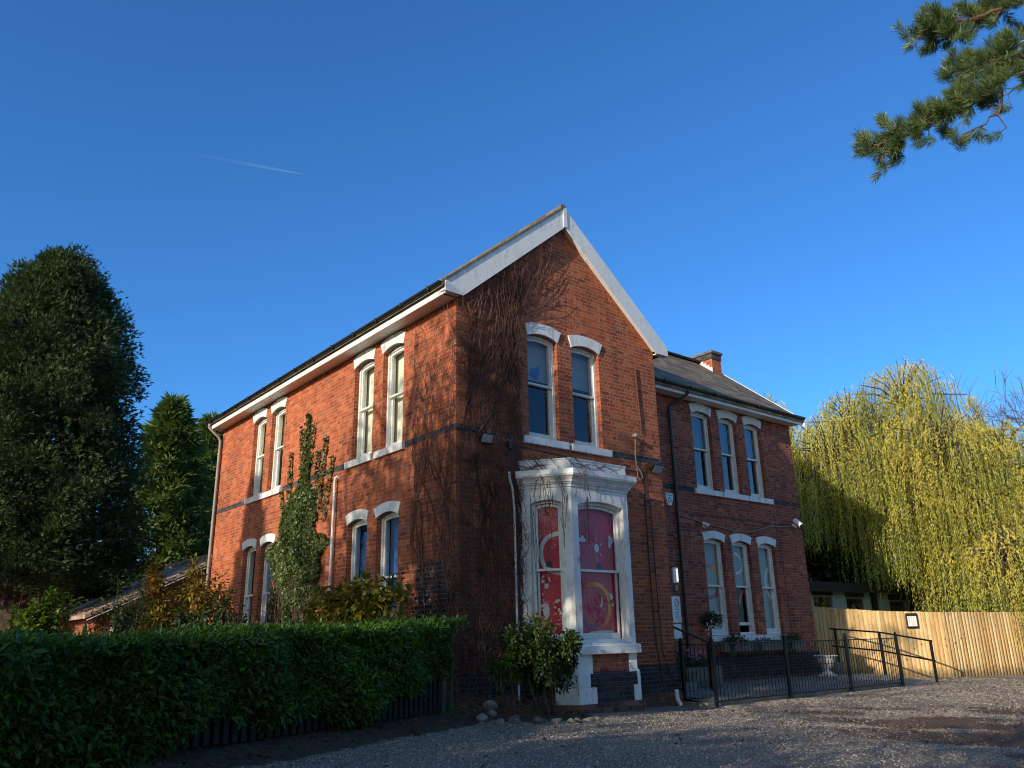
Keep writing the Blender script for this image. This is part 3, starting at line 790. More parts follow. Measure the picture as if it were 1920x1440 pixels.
def bay_sash(F, u0, u1, spring, rise, zm):
    mb = MB()
    mb.poly(F, arched(u0 + .002, u1 - .002, 1.383, spring, rise - .003), [arched(u0 + .06, u1 - .06, 1.44, spring - .03, rise * .75)], -.09, -.139)
    fr = mb.build('window_frame', M['sash'], bay)
    i0, i1 = u0 + .062, u1 - .062
    mb = MB()
    mb.poly(F, arched(i0, i1, zm - .02, spring - .033, rise * .7), [arched(i0 + .04, i1 - .04, zm + .02, spring - .075, rise * .66)], -.14, -.17)
    mb.poly(F, rect(i0, i1, zm - .02, zm + .02), [], -.125, -.1395)
    mb.poly(F, rect(i0, i1, 1.442, zm + .02), [rect(i0 + .04, i1 - .04, 1.54, zm - .018)], -.175, -.205)
    mb.build('sash', M['sash'], bay)
    mb = MB(); mb.sheet(F, arched(i0 + .038, i1 - .038, zm + .018, spring - .073, rise * .66), -.155); mb.build('pane', M['glass'], bay)
    mb = MB(); mb.sheet(F, rect(i0 + .038, i1 - .038, 1.538, zm - .016), -.19); mb.build('pane', M['glass'], bay)
    mb = MB(); mb.poly(F, rect(u0 - .02, u1 + .02, 1.39, spring + .1), [], -.24, -.246); mb.build('display_board', M['magenta'], bay)
bay_sash(BF, 2.03, 3.155, 3.66, .085, 2.565)
bay_sash(CL, .20, .765, 3.69, .06, 2.58)
bay_sash(CR, .20, .765, 3.69, .06, 2.58)
# decorations stuck on the boards
ds = -.234
def on_front(u, z): return (u, z)
def disc(c, rx, rz_, n=20): return [(c[0] + rx * math.cos(2 * math.pi * k / n), c[1] + rz_ * math.sin(2 * math.pi * k / n)) for k in range(n)]
sticker(BF, bay, ring_pts((2.56, 1.99), .395, .395, .075, -178, 178, 44, .85), 'ring', ds)
sticker(BF, bay, disc((2.672, 2.967), .055, .075), 'sticker_white', ds)
for a in (90, 25, 150, 270, 320):
    t = D2R(a); c, s = math.cos(t), math.sin(t); p = lambda r, q: (2.672 + .75 * (c * r - s * q), 2.967 + s * r + c * q)
    sticker(BF, bay, [p(.12, -.008), p(.22, -.008), p(.22, .008), p(.12, .008)], 'sticker_white', ds)
def cloud(u, z, k): return [(u - .12 * k, z - .03 * k), (u - .1 * k, z + .03 * k), (u - .04 * k, z + .04 * k), (u, z + .10 * k), (u + .06 * k, z + .09 * k), (u + .08 * k, z + .03 * k), (u + .13 * k, z), (u + .12 * k, z - .05 * k), (u, z - .06 * k)]
sticker(BF, bay, cloud(2.325, 3.10, .75), 'sticker_white', ds)
sticker(BF, bay, [(2.97, 3.0), (2.985, 3.13), (2.98, 3.19), (3.02, 3.22), (3.06, 3.17), (3.11, 3.21), (3.13, 3.11), (3.06, 3.07), (3.01, 2.98)], 'sticker_white', ds)
sticker(BF, bay, disc((2.697, 2.069), .06, .125), 'plate', ds - .003)
sticker(BF, bay, [(2.95, 2.0), (2.91, 2.15), (2.935, 2.21), (2.99, 2.19), (3.06, 2.06), (3.02, 1.98)], 'plate', ds)
sticker(BF, bay, [(2.36, 1.53), (2.46, 1.565), (2.65, 1.58), (2.98, 1.58), (2.98, 1.535)], 'cream', ds)
sticker(BF, bay, [(2.66, 2.60), (2.76, 2.60), (2.77, 2.69), (2.71, 2.72), (2.65, 2.68)], 'navy', ds)
sticker(CL, bay, ring_pts((.70, 2.86), .41, .37, .07, 85, 272, 34, .85), 'sticker_white', ds)
sticker(CL, bay, disc((.393, 2.397), .08, .125), 'plate', ds); sticker(CL, bay, disc((.364, 1.904), .08, .14), 'plate', ds); sticker(CL, bay, disc((.596, 1.96), .075, .14), 'plate', ds)
sticker(CL, bay, [(.41, 2.63), (.51, 2.63), (.52, 2.71), (.46, 2.74), (.40, 2.70)], 'navy', ds)
# base of the bay: white quoins, red and blue brick
mb = MB(); mb.poly(BF, rect(1.90, 3.26, .2, 1.2), [], -.02, -.1); mb.poly(CL, rect(.0, LC - .02, .2, 1.2), [], -.02, -.1); mb.poly(CR, rect(0, LC - .02, .2, 1.2), [], -.02, -.1)
mb.build('bay_brick', M['brick_foot'] if False else M['brick_wing'], bay)
mb = MB()
def quoin(F, u0, u1, z0, z1, d):
    mb = MB(); mb.poly(F, rect(u0, u1, z0, z1), [], d, -.03)
    if d > .02 and z1 > .8: mb.add([F(u0, d, z1), F(u1, d, z1), F(u1, .0, z1 + .04), F(u0, .0, z1 + .04)], [(0, 1, 2, 3)])
    mb.build('quoin', M['white_bay'], bay, bevel=.006)
quoin(BF, 1.88, 2.215, .905, 1.21, 0.); quoin(BF, 3.09, 3.28, .905, 1.21, 0.); quoin(CL, .62, LC, .905, 1.21, 0.)
quoin(BF, 1.85, 2.125, .702, .90, .03); quoin(BF, 3.235, 3.31, .702, .90, .03)
quoin(BF, 1.85, 2.26, .45, .70, .031); quoin(BF, 3.14, 3.31, .45, .70, .031); quoin(CL, .55, LC + .02, .45, .90, .03)
mb = MB(); mb.poly(BF, rect(2.127, 3.233, .702, .87), [], .026, -.03); mb.poly(BF, rect(2.262, 3.138, .45, .70), [], .022, -.03)
mb.add([BF(2.127, .026, .87), BF(3.233, .026, .87), BF(3.233, -.018, .93), BF(2.127, -.018, .93)], [(0, 1, 2, 3)])
mb.poly(CL, rect(0, .55, .45, .9), [], .02, -.03)
mb.build('plinth_brick', M['brick_blue'], bay)
mb = MB()
for k in range(4): mb.poly(BF, rect(2.62, 2.8, .52 + k * .035, .535 + k * .035), [], .026, .018)
mb.build('air_brick', M['black'], bay)
mb = MB(); mb.sweep(BP, [(-.1, -.1), (.075, -.1), (.075, .38), (.05, .45), (-.1, .452)]); mb.build('footing', M['brick_foot'], bay)
# white conduit beside the bay
mb = MB(); mb.tube([(1.0, -.17, 4.2), (1.06, -.1, 4.12), (1.16, -.05, 3.95), (1.2, -.04, 3.6), (1.22, -.04, .5)], .022, 8); mb.build('conduit', M['white_bay'], house, smooth=True)

# chimney on the wing gable
mb = MB(); mb.box(12.66, 13.12, 3.86, 4.72, 8.7, 9.86); ch = mb.build('chimney', M['brick'], wroof)
mb = MB(); mb.box(12.64, 13.14, 3.84, 4.74, 9.862, 10.05); mb.build('chimney_collar', M['brick_band'], ch)
mb = MB(); mb.box(12.6, 13.18, 3.80, 4.78, 10.052, 10.13); mb.build('chimney_cap', M['leadcap'], ch)
mb = MB()
for k in range(5):
    y = 3.86 + k * .11; z = rwz(y)
    mb.box(12.645, 12.659, y, y + .112, z - .02, z + .17)
mb.build('flashing', M['white'], ch)

# cables and small fittings fixed to the wall
def cable(pts, r, mat): mb = MB(); mb.tube(pts, r, 6); return mb.build('cable', M[mat], house, smooth=True)
fy = -.02
cable([(4.58, fy, 6.86), (4.60, fy, 6.3), (4.63, fy, 5.75), (4.64, fy, 5.45)], .014, 'rust')
cable([(4.40, fy - .03, 5.30), (4.38, fy - .02, 4.95), (4.41, fy, 4.75), (4.50, fy - .03, 4.62), (4.53, fy - .04, 4.50), (4.47, fy - .03, 4.45), (4.43, fy, 4.52), (4.42, fy, 4.7)], .013, 'cable_pale')
cable([(4.88, fy, 4.85), (4.70, fy, 4.80), (4.60, fy, 4.6), (4.60, fy, 2.6), (4.63, fy, 1.4), (4.68, fy - .05, .8), (4.72, fy - .06, .45)], .012, 'cable')
cable([(4.62, fy, 4.05), (4.9, fy, 4.1), (5.19, fy, 4.07)], .010, 'cable')
cable([(4.75, fy, 4.05), (4.76, fy, 2.5), (4.80, fy, 1.2), (4.92, fy - .06, .8), (5.0, fy - .06, .5)], .010, 'cable')
cable([(1.14, fy, 4.74), (1.6, fy, 4.73), (2.3, fy, 4.70), (3.1, fy, 4.66), (4.0, fy, 4.62), (4.4, fy, 4.62)], .009, 'cable')
cable([(7.70, SB - .02, 4.24), (8.3, SB - .02, 4.16), (9.0, SB - .03, 4.07), (9.9, SB - .03, 3.99), (10.7, SB - .03, 4.02), (11.6, SB - .03, 4.22), (12.65, SB - .03, 4.27)], .013, 'cable_pale')
cable([(8.2, SB - .02, 4.28), (10.2, SB - .02, 4.30), (13.05, SB - .02, 4.28)], .007, 'cable')
cable([(11.75, SB - .02, 4.6), (11.9, SB - .02, 3.4), (12.0, SB - .02, 1.0)], .006, 'cable')
mb = MB(); mb.tube([(5.02, -.10, .50), (5.02, -.10, .36), (5.03, -.13, .28), (5.05, -.17, .22)], .045, 10); mb.build('drain_spout', M['white_bay'], house, smooth=True)

# things hung on the walls
def floodlight(F, u, z, label, tilt=.5, s=1., group='black floodlights on the gable'):
    c = F(u, .0, z); t = thing('floodlight', label, 'floodlight', c, group)
    n = F.n; U = F.u; up = Vector((0, 0, 1))
    f = (n * math.cos(tilt) - up * math.sin(tilt)).normalized(); v = f.cross(U)
    cc = c + n * .12 * s
    mb = MB(); mb.obox(cc, U * .15 * s, v * .105 * s, f * .022 * s); mb.build('housing', M['black'], t, bevel=.008)
    mb = MB(); mb.obox(cc + f * .024 * s, U * .128 * s, v * .085 * s, f * .003); mb.build('lens', M['lens'], t)
    mb = MB()
    for sg in (-1, 1): mb.bar(c + U * sg * .08 * s, cc + U * sg * .08 * s - f * .02, .02, .012)
    mb.obox(c + n * .012, U * .1 * s, n * .01, up * .02); mb.build('bracket', M['black'], t)
    return t
floodlight(FRONT, .57, 4.76, 'black floodlight among bare creeper near the house corner', s=.85)
floodlight(FRONT, 4.93, 4.72, 'black floodlight above the right end of the bay cornice', tilt=.75)
mb = MB(); mb.obox((1.09, -.05, 4.74), (.035, 0, 0), (0, .05, 0), (0, 0, .035)); mb.tube([(1.09, -.08, 4.70), (1.09, -.1, 4.64)], [.045, .03], 10)
tag(mb.build('motion_sensor', M['black'], None, (1.09, 0, 4.72), smooth=True), 'small black sensor between the corner floodlight and the upper windows', 'sensor')
mb = MB(); mb.tube([(4.39, 0, 5.36), (4.39, -.06, 5.36), (4.39, -.075, 5.30)], .03, 10); t = mb.build('vent_pipe', M['lead'], None, (4.39, 0, 5.36), smooth=True)
tag(t, 'short metal vent cap on the gable right of the upper windows', 'vent')
mb = MB(); mb.tube([(4.39, -.075, 5.38), (4.39, -.075, 5.32)], .05, 12); mb.build('vent_cap', M['lead'], t, smooth=True)
# alarm box
t = thing('alarm_box', 'white alarm box beside the black downpipe on the wing', 'alarm', WING(7.40, 0, 4.55))
mb = MB(); mb.poly(WING, [(7.27, 4.72), (7.53, 4.72), (7.53, 4.58), (7.46, 4.42), (7.34, 4.42), (7.27, 4.58)], [], .07, 0); mb.build('casing', M['white_pvc'], t, bevel=.01)
mb = MB(); mb.poly(WING, ring_pts((7.40, 4.56), .06, .06, .014, 0, 359), [], .073, .0705); mb.poly(WING, rect(7.32, 7.48, 4.66, 4.68), [], .073, .0705); mb.build('emblem', M['cable'], t)
# cameras
def camera_cctv(u, z, label, s, d):
    c = WING(u, 0, z); t = thing('security_camera', label, 'security camera', c, 'white cameras on the wing wall')
    d = Vector(d).normalized(); e = c + Vector((0, -.12 * s, .04 * s))
    mb = MB(); mb.tube([c, c + Vector((0, -.02, 0))], .045 * s, 12); mb.tube([c, c + Vector((0, -.06 * s, -.05 * s)), e + Vector((0, 0, -.05 * s)), e], .02 * s, 8); mb.build('bracket', M['white_pvc'], t, smooth=True)
    mb = MB(); mb.tube([e - d * .11 * s, e - d * .10 * s, e + d * .11 * s, e + d * .12 * s], [.045 * s, .06 * s, .06 * s, .055 * s], 14); mb.build('camera_body', M['white_pvc'], t, smooth=True)
    mb = MB(); mb.tube([e + d * .121 * s, e + d * .128 * s], .05 * s, 14); mb.build('lens', M['black'], t)
camera_cctv(8.66, 4.02, 'small white camera just above the first lower wing window', .8, (.3, -.8, -.45))
camera_cctv(12.68, 4.32, 'white bullet camera near the right end of the wing wall', 1.25, (-.1, -.7, -.6))
# lit bulkhead lamp and sign boards
t = thing('wall_lamp', 'lit white bulkhead lamp above the notice boards', 'wall lamp', WING(7.42, 0, 2.8))
mb = MB(); mb.poly(WING, rect(7.33, 7.52, 2.62, 2.98), [], .05, 0); mb.build('housing', M['white_pvc'], t, bevel=.01)
mb = MB(); mb.poly(WING, rect(7.44, 7.50, 2.66, 2.95), [], .06, .051); mb.build('diffuser', M['lit'], t)
mb = MB(); mb.poly(WING, rect(7.36, 7.46, 2.45, 2.58), [], .06, 0); mb.build('sensor', M['lead'], t)
t = thing('notice_board', 'white notice board with a dark ring emblem and small print', 'sign', WING(7.3, 0, 2.0))
mb = MB(); mb.poly(WING, rect(7.08, 7.55, 1.745, 2.33), [], .014, .002); mb.build('board', M['white_pvc'], t, bevel=.004)
mb = MB(); mb.poly(WING, ring_pts((7.42, 2.18), .075, .085, .017, 0, 359), [], .017, .0145)
mb.build('emblem', M['navy'], t)
mb = MB()
for k, (a, b) in enumerate([(7.38, 7.46)]): mb.poly(WING, rect(a, b, 2.175, 2.19), [], .017, .0145)
for k, w_ in enumerate([.10, 0, .12, .09, .0, .08]):
    if w_: mb.poly(WING, rect(7.34, 7.34 + w_, 2.03 - k * .035, 2.04 - k * .035), [], .017, .0145)
mb.build('lettering', M['navy'], t)
mb = MB(); mb.poly(WING, rect(7.12, 7.53, 1.395, 1.715), [], .014, .002)
tag(mb.build('notice_board', M['white_pvc'], None, WING(7.3, 0, 1.55), bevel=.004), 'plain white notice board below the one with the emblem', 'sign')

# ------------------------------------------------------------------ landing, ramp, railing
LZ = .395
mb = MB(); mb.box(5.262, 12.66, -.62, SB - .05, -.2, LZ - .12); mb.box(5.262, 14.45, .95, SB - .05, -.2, LZ - .01)
mb.box(5.262, 12.66, .3, SB - .054, .2, LZ)
mb.add([(5.262, -.5, LZ - .118), (12.66, -.5, LZ - .118), (12.66, .3, LZ - .004), (5.262, .3, LZ - .004)], [(0, 1, 2, 3)])
o = mb.build('path', M['concrete'], None, (9, 0, 0)); o['kind'] = 'structure'
mb = MB(); mb.add([(12.662, -.8, .205), (14.45, -.8, .205), (14.45, 1.0, LZ - .012), (12.662, 1.0, LZ - .012), (12.662, -.8, -.1), (14.45, -.8, -.1), (14.45, 1.0, -.1), (12.662, 1.0, -.1)],
                  [(0, 1, 2, 3), (0, 4, 5, 1), (1, 5, 6, 2), (3, 7, 4, 0)])
mb.add([(12.662, 1.73, LZ - .012), (14.45, 1.73, LZ - .012), (14.45, 4.2, LZ + .1), (12.662, 4.2, LZ + .1), (12.662, 4.2, -.1), (14.45, 4.2, -.1), (14.45, 1.73, -.1)], [(0, 1, 2, 3), (1, 6, 5, 2), (2, 5, 4, 3)])
o = mb.build('path_ramp', M['concrete'], None, (13.5, 0, 0)); o['kind'] = 'structure'
rail = thing('railing', 'black metal railing with ball topped posts in front of the wing', 'railing', (9, -.7, .2))
def post(p, z0, z1, par, w=.06, ball=True):
    mb = MB(); mb.box(p[0] - w / 2, p[0] + w / 2, p[1] - w / 2, p[1] + w / 2, z0, z1)
    if ball:
        mb.box(p[0] - w * .62, p[0] + w * .62, p[1] - w * .62, p[1] + w * .62, z1 + .001, z1 + .012)
        mb.lathe((p[0], p[1], z1 + .01), [(.008, 0), (.022, .008), (.03, .025), (.022, .045), (.006, .058)], 10)
    mb.build('post', M['black_metal'], par)
P1, P2 = (5.30, -.06), (5.42, -.70)
pp = [P2, (7.84, -.7), (10.25, -.7), (12.60, -.7)]
post(P1, .2, 1.36, rail); 
for p in pp: post(p, .1, 1.38, rail)
def panel(a, b, zb, zt, n):
    mb = MB(); a, b = Vector((a[0], a[1], 0)), Vector((b[0], b[1], 0)); d = (b - a).normalized() * .033; a, b = a + d, b - d
    for z in (zb, zt): mb.bar(a + Vector((0, 0, z)), b + Vector((0, 0, z)), .04 if z == zt else .03, .02)
    for k in range(1, n):
        p = a + (b - a) * k / n; mb.tube([p + Vector((0, 0, zb + .0095)), p + Vector((0, 0, zt - .0095))], .0075, 6)
    mb.build('railing_panel', M['black_metal'], rail)
panel(P1, P2, .33, 1.30, 7)
for a, b in zip(pp[:-1], pp[1:]): panel(a, b, .29, 1.30, 21)
hr = thing('handrail', 'black two bar handrail down the ramp beside the timber fence', 'handrail', (14.4, 0, .2))
hp = [(14.85, 2.15, .42, 1.53), (14.55, .7, .34, 1.42), (14.36, -.72, .15, 1.19)]
for p in hp: post(p, p[2], p[3], hr, .055, False)
mb = MB(); k1 = [Vector((x, y, t + .02)) for x, y, b, t in hp]
k1[0] = k1[0] + (k1[0] - k1[1]) * .12; k1[2] = k1[2] + (k1[2] - k1[1]) * .03
for f_ in (0, .48):
    q = [p - Vector((0, 0, f_)) for p in k1]
    mb.tube(q, .022, 8)
mb.build('rail', M['black_metal'], hr)
hr2 = thing('handrail', 'black sloping handrail beside the steps between gable and railing', 'handrail', (6.6, .3, .36))
post((6.62, .3), .3, 1.31, hr2, .055, False)
mb = MB()
for f_ in (0, .48): mb.tube([(6.68, .3, 1.31 - f_), (6.55, .3, 1.345 - f_), (5.45, .3, 1.66 - f_)], .022, 8)
mb.build('rail', M['black_metal'], hr2)
post((5.45, .3), .38, 1.64, hr2, .05, False)
mb = MB(); mb.box(5.262, 6.2, .35, 1.6, LZ + .002, LZ + .16); mb.box(5.262, 5.85, .4, 1.6, LZ + .162, LZ + .32)
o = mb.build('path_steps', M['concrete'], None, (5.6, 1, .4), bevel=.01); o['kind'] = 'structure'

# planters
def flowers(t, c, r, n, mat, s=.03, name='flower'):
    P = np.array(c) + RNG.normal(size=(n, 3)) * np.array(r); parts = []
    for k in range(5):
        a = 2 * math.pi * k / 5 + 1.1 * np.arange(n); A = np.stack([np.cos(a), -np.abs(np.sin(a)) * .6, np.sin(a)], -1)
        parts.append((leaves(P, A, np.tile([[0, -1., .3]], (n, 1)) + rdir(n) * .2, s, s * .8), np.full(n, .5)))
    return leaf_obj(name, parts, M[mat], t)
def greenery(t, c, r, n, mat, L=.07, W=.035, droop=.4, name='foliage'):
    P, d = blob_points(n, c, r, .2)
    A = norm(d + rdir(n) * .7 - np.array([0, 0, droop])); return leaf_obj(name, [(leaves(P, A, d + np.array([0, 0, .8]), L * RNG.uniform(.7, 1.3, n), W, True), RNG.random(n))], M[mat], t)
bx = [(8.74, 9.86, 'grey window box trailing ivy under the first lower wing window'), (9.98, 11.12, 'grey window box with few plants under the half open middle wing window'), (11.24, 12.1, 'grey window box with tufted leaves under the last lower wing window')]
for i, (a, b, lab) in enumerate(bx):
    t = thing('window_box', lab, 'window box', (a, SB - .1, 1.07), 'window boxes on the wing')
    mb = MB(); mb.box(a, b, SB - .26, SB - .005, 1.07, 1.29); mb.build('trough', M['planter'], t, bevel=.008)
    c = ((a + b) / 2, SB - .16, 1.31)
    if i == 0: greenery(t, c, (.5, .12, .12), 420, 'basket', .085, .03); flowers(t, (9.3, SB - .26, 1.3), (.3, .03, .06), 14, 'red_fl'); greenery(t, (8.95, SB - .3, 1.2), (.1, .05, .2), 60, 'basket', .07, .03, 1.)
    if i == 1: greenery(t, (10.1, SB - .25, 1.2), (.12, .05, .2), 90, 'basket', .07, .03, 1.); greenery(t, c, (.5, .08, .05), 80, 'basket', .06, .03); flowers(t, (10.4, SB - .22, 1.36), (.5, .03, .05), 12, 'red_fl')
    if i == 2: greenery(t, c, (.42, .12, .14), 380, 'basket', .10, .025, -.2); greenery(t, (11.35, SB - .3, 1.2), (.1, .05, .2), 70, 'basket', .07, .03, 1.); flowers(t, (11.3, SB - .25, 1.4), (.3, .03, .06), 10, 'red_fl')
t = thing('wall_basket', 'wall basket of green leaves and white flowers left of the lower wing windows', 'hanging basket', (8.42, SB - .1, 1.7))
mb = MB(); mb.lathe((8.42, SB - .17, 1.62), [(.05, 0), (.12, .05), (.16, .14), (.165, .16)], 16); mb.build('bowl', M['bark'], t, smooth=True)
greenery(t, (8.42, SB - .2, 1.82), (.30, .17, .15), 520, 'basket', .07, .035, .3); flowers(t, (8.25, SB - .3, 1.68), (.16, .05, .09), 26, 'white_fl', .028); flowers(t, (8.66, SB - .3, 1.62), (.05, .04, .11), 12, 'white_fl', .028)
t = thing('stone_trough', 'weathered stone trough with pink flowers beside the steps', 'planter', (7.15, 1.05, LZ))
mb = MB(); mb.box(6.55, 7.75, .85, 1.3, LZ + .003, LZ + .42); mb.build('trough', M['trough'], t, bevel=.03)
greenery(t, (7.05, 1.05, LZ + .5), (.5, .2, .17), 500, 'basket', .08, .04, .1); flowers(t, (7.0, .95, LZ + .66), (.16, .08, .07), 60, 'pink_fl', .035)
t = thing('garden_urn', 'white stone urn standing on the landing behind the railing', 'urn', (12.55, 1.2, LZ - .005))
mb = MB()
mb.box(12.55 - .16, 12.55 + .16, 1.04, 1.36, LZ + .0, LZ + .045)
mb.lathe((12.55, 1.2, LZ + .046), [(.15, 0), (.15, .03), (.10, .055), (.065, .085), (.065, .11), (.10, .14), (.155, .19), (.20, .27), (.225, .37), (.235, .40), (.30, .43), (.31, .45), (.29, .46), (.24, .44), (.2, .38)], 28)
mb.build('urn', M['urnw'], t, smooth=True)
mb = MB(); mb.lathe((12.55, 1.2, LZ + .30), [(.205, 0), (.21, .01)], 20); mb.build('soil', M['bark'], t)
mb = MB(); mb.obox((14.2, 1.9, LZ + .13), (.3, .05, 0), (-.03, .16, 0), (0, 0, .14)); tag(mb.build('kerb_block', M['stone'], None, (14.2, 1.9, LZ), bevel=.03), 'pale mossy kerb block at the foot of the first handrail post', 'block')

# ------------------------------------------------------------------ timber fence on the right
FP = [(13.16, 4.3, 2.25, .4), (15.0, 3.15, 2.22, .36), (15.85, 1.4, 2.03, .22), (16.93, 0.02, 1.95, .19), (19.15, -1.0, 1.93, .18), (23.5, -2.6, 1.93, .18), (28, -4.3, 1.93, .15)]
fence = thing('timber_fence', 'new golden timber close board fence running right from the wing', 'fence', (16.9, 0, .2))
for i, (a, b) in enumerate(zip(FP[:-1], FP[1:])):
    A_, B_ = Vector(a[:2]), Vector(b[:2]); L = (B_ - A_).length; d = (B_ - A_) / L; nrm = Vector((d.y, -d.x))
    if nrm.dot(Vector((-7.5, -10.6)) - A_) < 0: nrm = -nrm
    n = max(2, round(L / .112)); mbv = MB(); vals = []
    for k in range(n):
        f0, f1 = k / n, (k + 1) / n
        p0, p1 = A_ + (B_ - A_) * f0, A_ + (B_ - A_) * f1 + d * .012
        zt0 = a[2] + (b[2] - a[2]) * f0 + random.uniform(-.006, .006); zb = a[3] + (b[3] - a[3]) * f0 - .1
        o0, o1 = .010, .019
        q = [p0, p1]
        vs = []
        for z in (zb, zt0):
            vs += [(p0.x + nrm.x * o0, p0.y + nrm.y * o0, z), (p1.x + nrm.x * o1, p1.y + nrm.y * o1, z), (p1.x, p1.y, z), (p0.x - nrm.x * .002, p0.y - nrm.y * .002, z)]
        mbv.add(vs, [(0, 1, 5, 4), (1, 2, 6, 5), (2, 3, 7, 6), (3, 0, 4, 7), (4, 5, 6, 7)]); vals += [random.random()] * 8
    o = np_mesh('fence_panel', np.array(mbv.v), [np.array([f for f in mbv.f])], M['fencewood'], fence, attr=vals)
    if i > 0:
        mb = MB(); pz = A_ - nrm * .09; mb.box(pz.x - .045, pz.x + .045, pz.y - .045, pz.y + .045, -.1, a[2] - .05); mb.build('post', M['fence_green'], fence)
# floodlight on the fence
d_ = (Vector(FP[3][:2]) - Vector(FP[2][:2])).normalized(); FF = Face(FP[2][:2], d_, (d_.y, -d_.x))
if FF.n.dot(Vector((-1, -1, 0))) < 0: FF.n = -FF.n
t = thing('floodlight', 'black framed white floodlight at the top of the timber fence', 'floodlight', FF(1.0, .03, 1.85))
mb = MB(); mb.poly(FF, rect(.78, 1.10, 1.53, 1.94), [], .10, .04); mb.build('housing', M['black'], t, bevel=.02)
mb = MB(); mb.poly(FF, rect(.82, 1.06, 1.58, 1.86), [], .106, .1005); mb.build('lens', M['white_pvc'], t)
mb = MB(); mb.poly(FF, rect(.88, 1.0, 1.70, 1.78), [], .045, .015); mb.build('bracket', M['black'], t)

# green outbuilding behind the fence
OB = Face((0, 4.5), (1, 0), (0, -1))
t = thing('outbuilding', 'low sage green outbuilding with black flat roof behind the fence', 'outbuilding', (20.5, 5.5, .2))
mb = MB(); mb.poly(OB, rect(15.5, 24.6, 0, 2.92), [rect(17.85, 19.05, 1.6, 2.65), rect(19.95, 21.15, 1.6, 2.62), rect(23.05, 24.3, 1.6, 2.55)], 0, -.15); mb.box(15.5, 15.65, 4.65, 8.5, 0, 2.9); mb.box(24.45, 24.6, 4.65, 8.5, 0, 2.9); mb.box(15.5, 24.6, 8.5, 8.65, 0, 2.9); mb.build('wall', M['sage'], t)
mb = MB(); mb.box(15.2, 24.9, 4.15, 8.9, 2.93, 3.04); mb.box(15.2, 24.9, 4.12, 4.15, 2.78, 3.08); mb.build('roof', M['darkroof'], t)
for a, b, z in ((17.85, 19.05, 2.65), (19.95, 21.15, 2.62), (23.05, 24.3, 2.55)):
    mb = MB(); mb.poly(OB, rect(a, b, 1.6, z), [rect(a + .05, b - .05, 1.65, 2.12), rect(a + .05, b - .05, 2.18, z - .05)], -.02, -.08); w_ = mb.build('window', M['lead'], t)
    mb = MB(); mb.sheet(OB, rect(a + .04, b - .04, 1.63, z - .04), -.05); mb.build('pane', M['darkglass'], w_)
    mb = MB(); mb.poly(OB, rect(a - .05, b + .05, z + .01, 2.78), [], .02, .002); mb.build('shutter_box', M['darkroof'], w_)
mb = MB(); mb.box(21.68, 21.92, 4.36, 4.49, .1, 3.4); mb.build('black_post', M['black'], t)

# ------------------------------------------------------------------ picket fence and laurel hedge
def HP(s, d, z): p = HE0 + HD * s + HN * d; return (p.x, p.y, z)
pk = thing('picket_fence', 'old dark green picket fence half buried in the laurel hedge', 'fence', HP(0, 0, .5))
HL = (HE1 - HE0).length
def hpost(s, w=.075, top=1.40):
    x, y, _ = HP(s, -.02, 0); z = G(x, y); top -= .055 * s; mb = MB(); u = Vector((HD.x, HD.y, 0)); v = Vector((HN.x, HN.y, 0))
    mb.obox((x, y, z + top / 2 - .35 + .1), u * w / 2, v * w / 2, (0, 0, (top + .5) / 2 - .25)); mb.build('post', M['fence_post'], pk, bevel=.008)
hpost(0., .085, 1.42); hpost(.24, .09, 1.42); 
for s in (2.6, 5.0, 7.4): hpost(s)
mb = MB()
for z in (.32, .92):
    a, b = HP(.28, -.03, 0), HP(HL, -.03, 0); mb.bar((a[0], a[1], G(a[0], a[1]) + z), (b[0], b[1], G(b[0], b[1]) + z * .85), .035, .08)
mb.build('rail', M['fence_green'], pk)
k = 0
s = .36
while s < HL and k < 72:
    x, y, _ = HP(s, .004, 0); z = G(x, y); u = Vector((HD.x, HD.y, 0)); v = Vector((HN.x, HN.y, 0)); c = Vector((x, y, z))
    lean = random.uniform(-.02, .02); h = min(1.12, 1.66 - .028 * s - .09 - z) + random.uniform(-.03, .03); up = Vector((u.x * lean, u.y * lean, 1))
    w = .034
    vs = []
    for dd in (0, .02):
        for a, zz in ((-w, .02), (w, .02), (w, h - .06), (0, h), (-w, h - .06)): vs.append(c + u * a + v * dd + up * zz)
    mb = MB(); mb.add(vs, [(0, 1, 2, 3, 4), (9, 8, 7, 6, 5)] + [(i, (i + 1) % 5, (i + 1) % 5 + 5, i + 5) for i in range(5)])
    mb.build('picket', M['fence_green'], pk); s += .118; k += 1

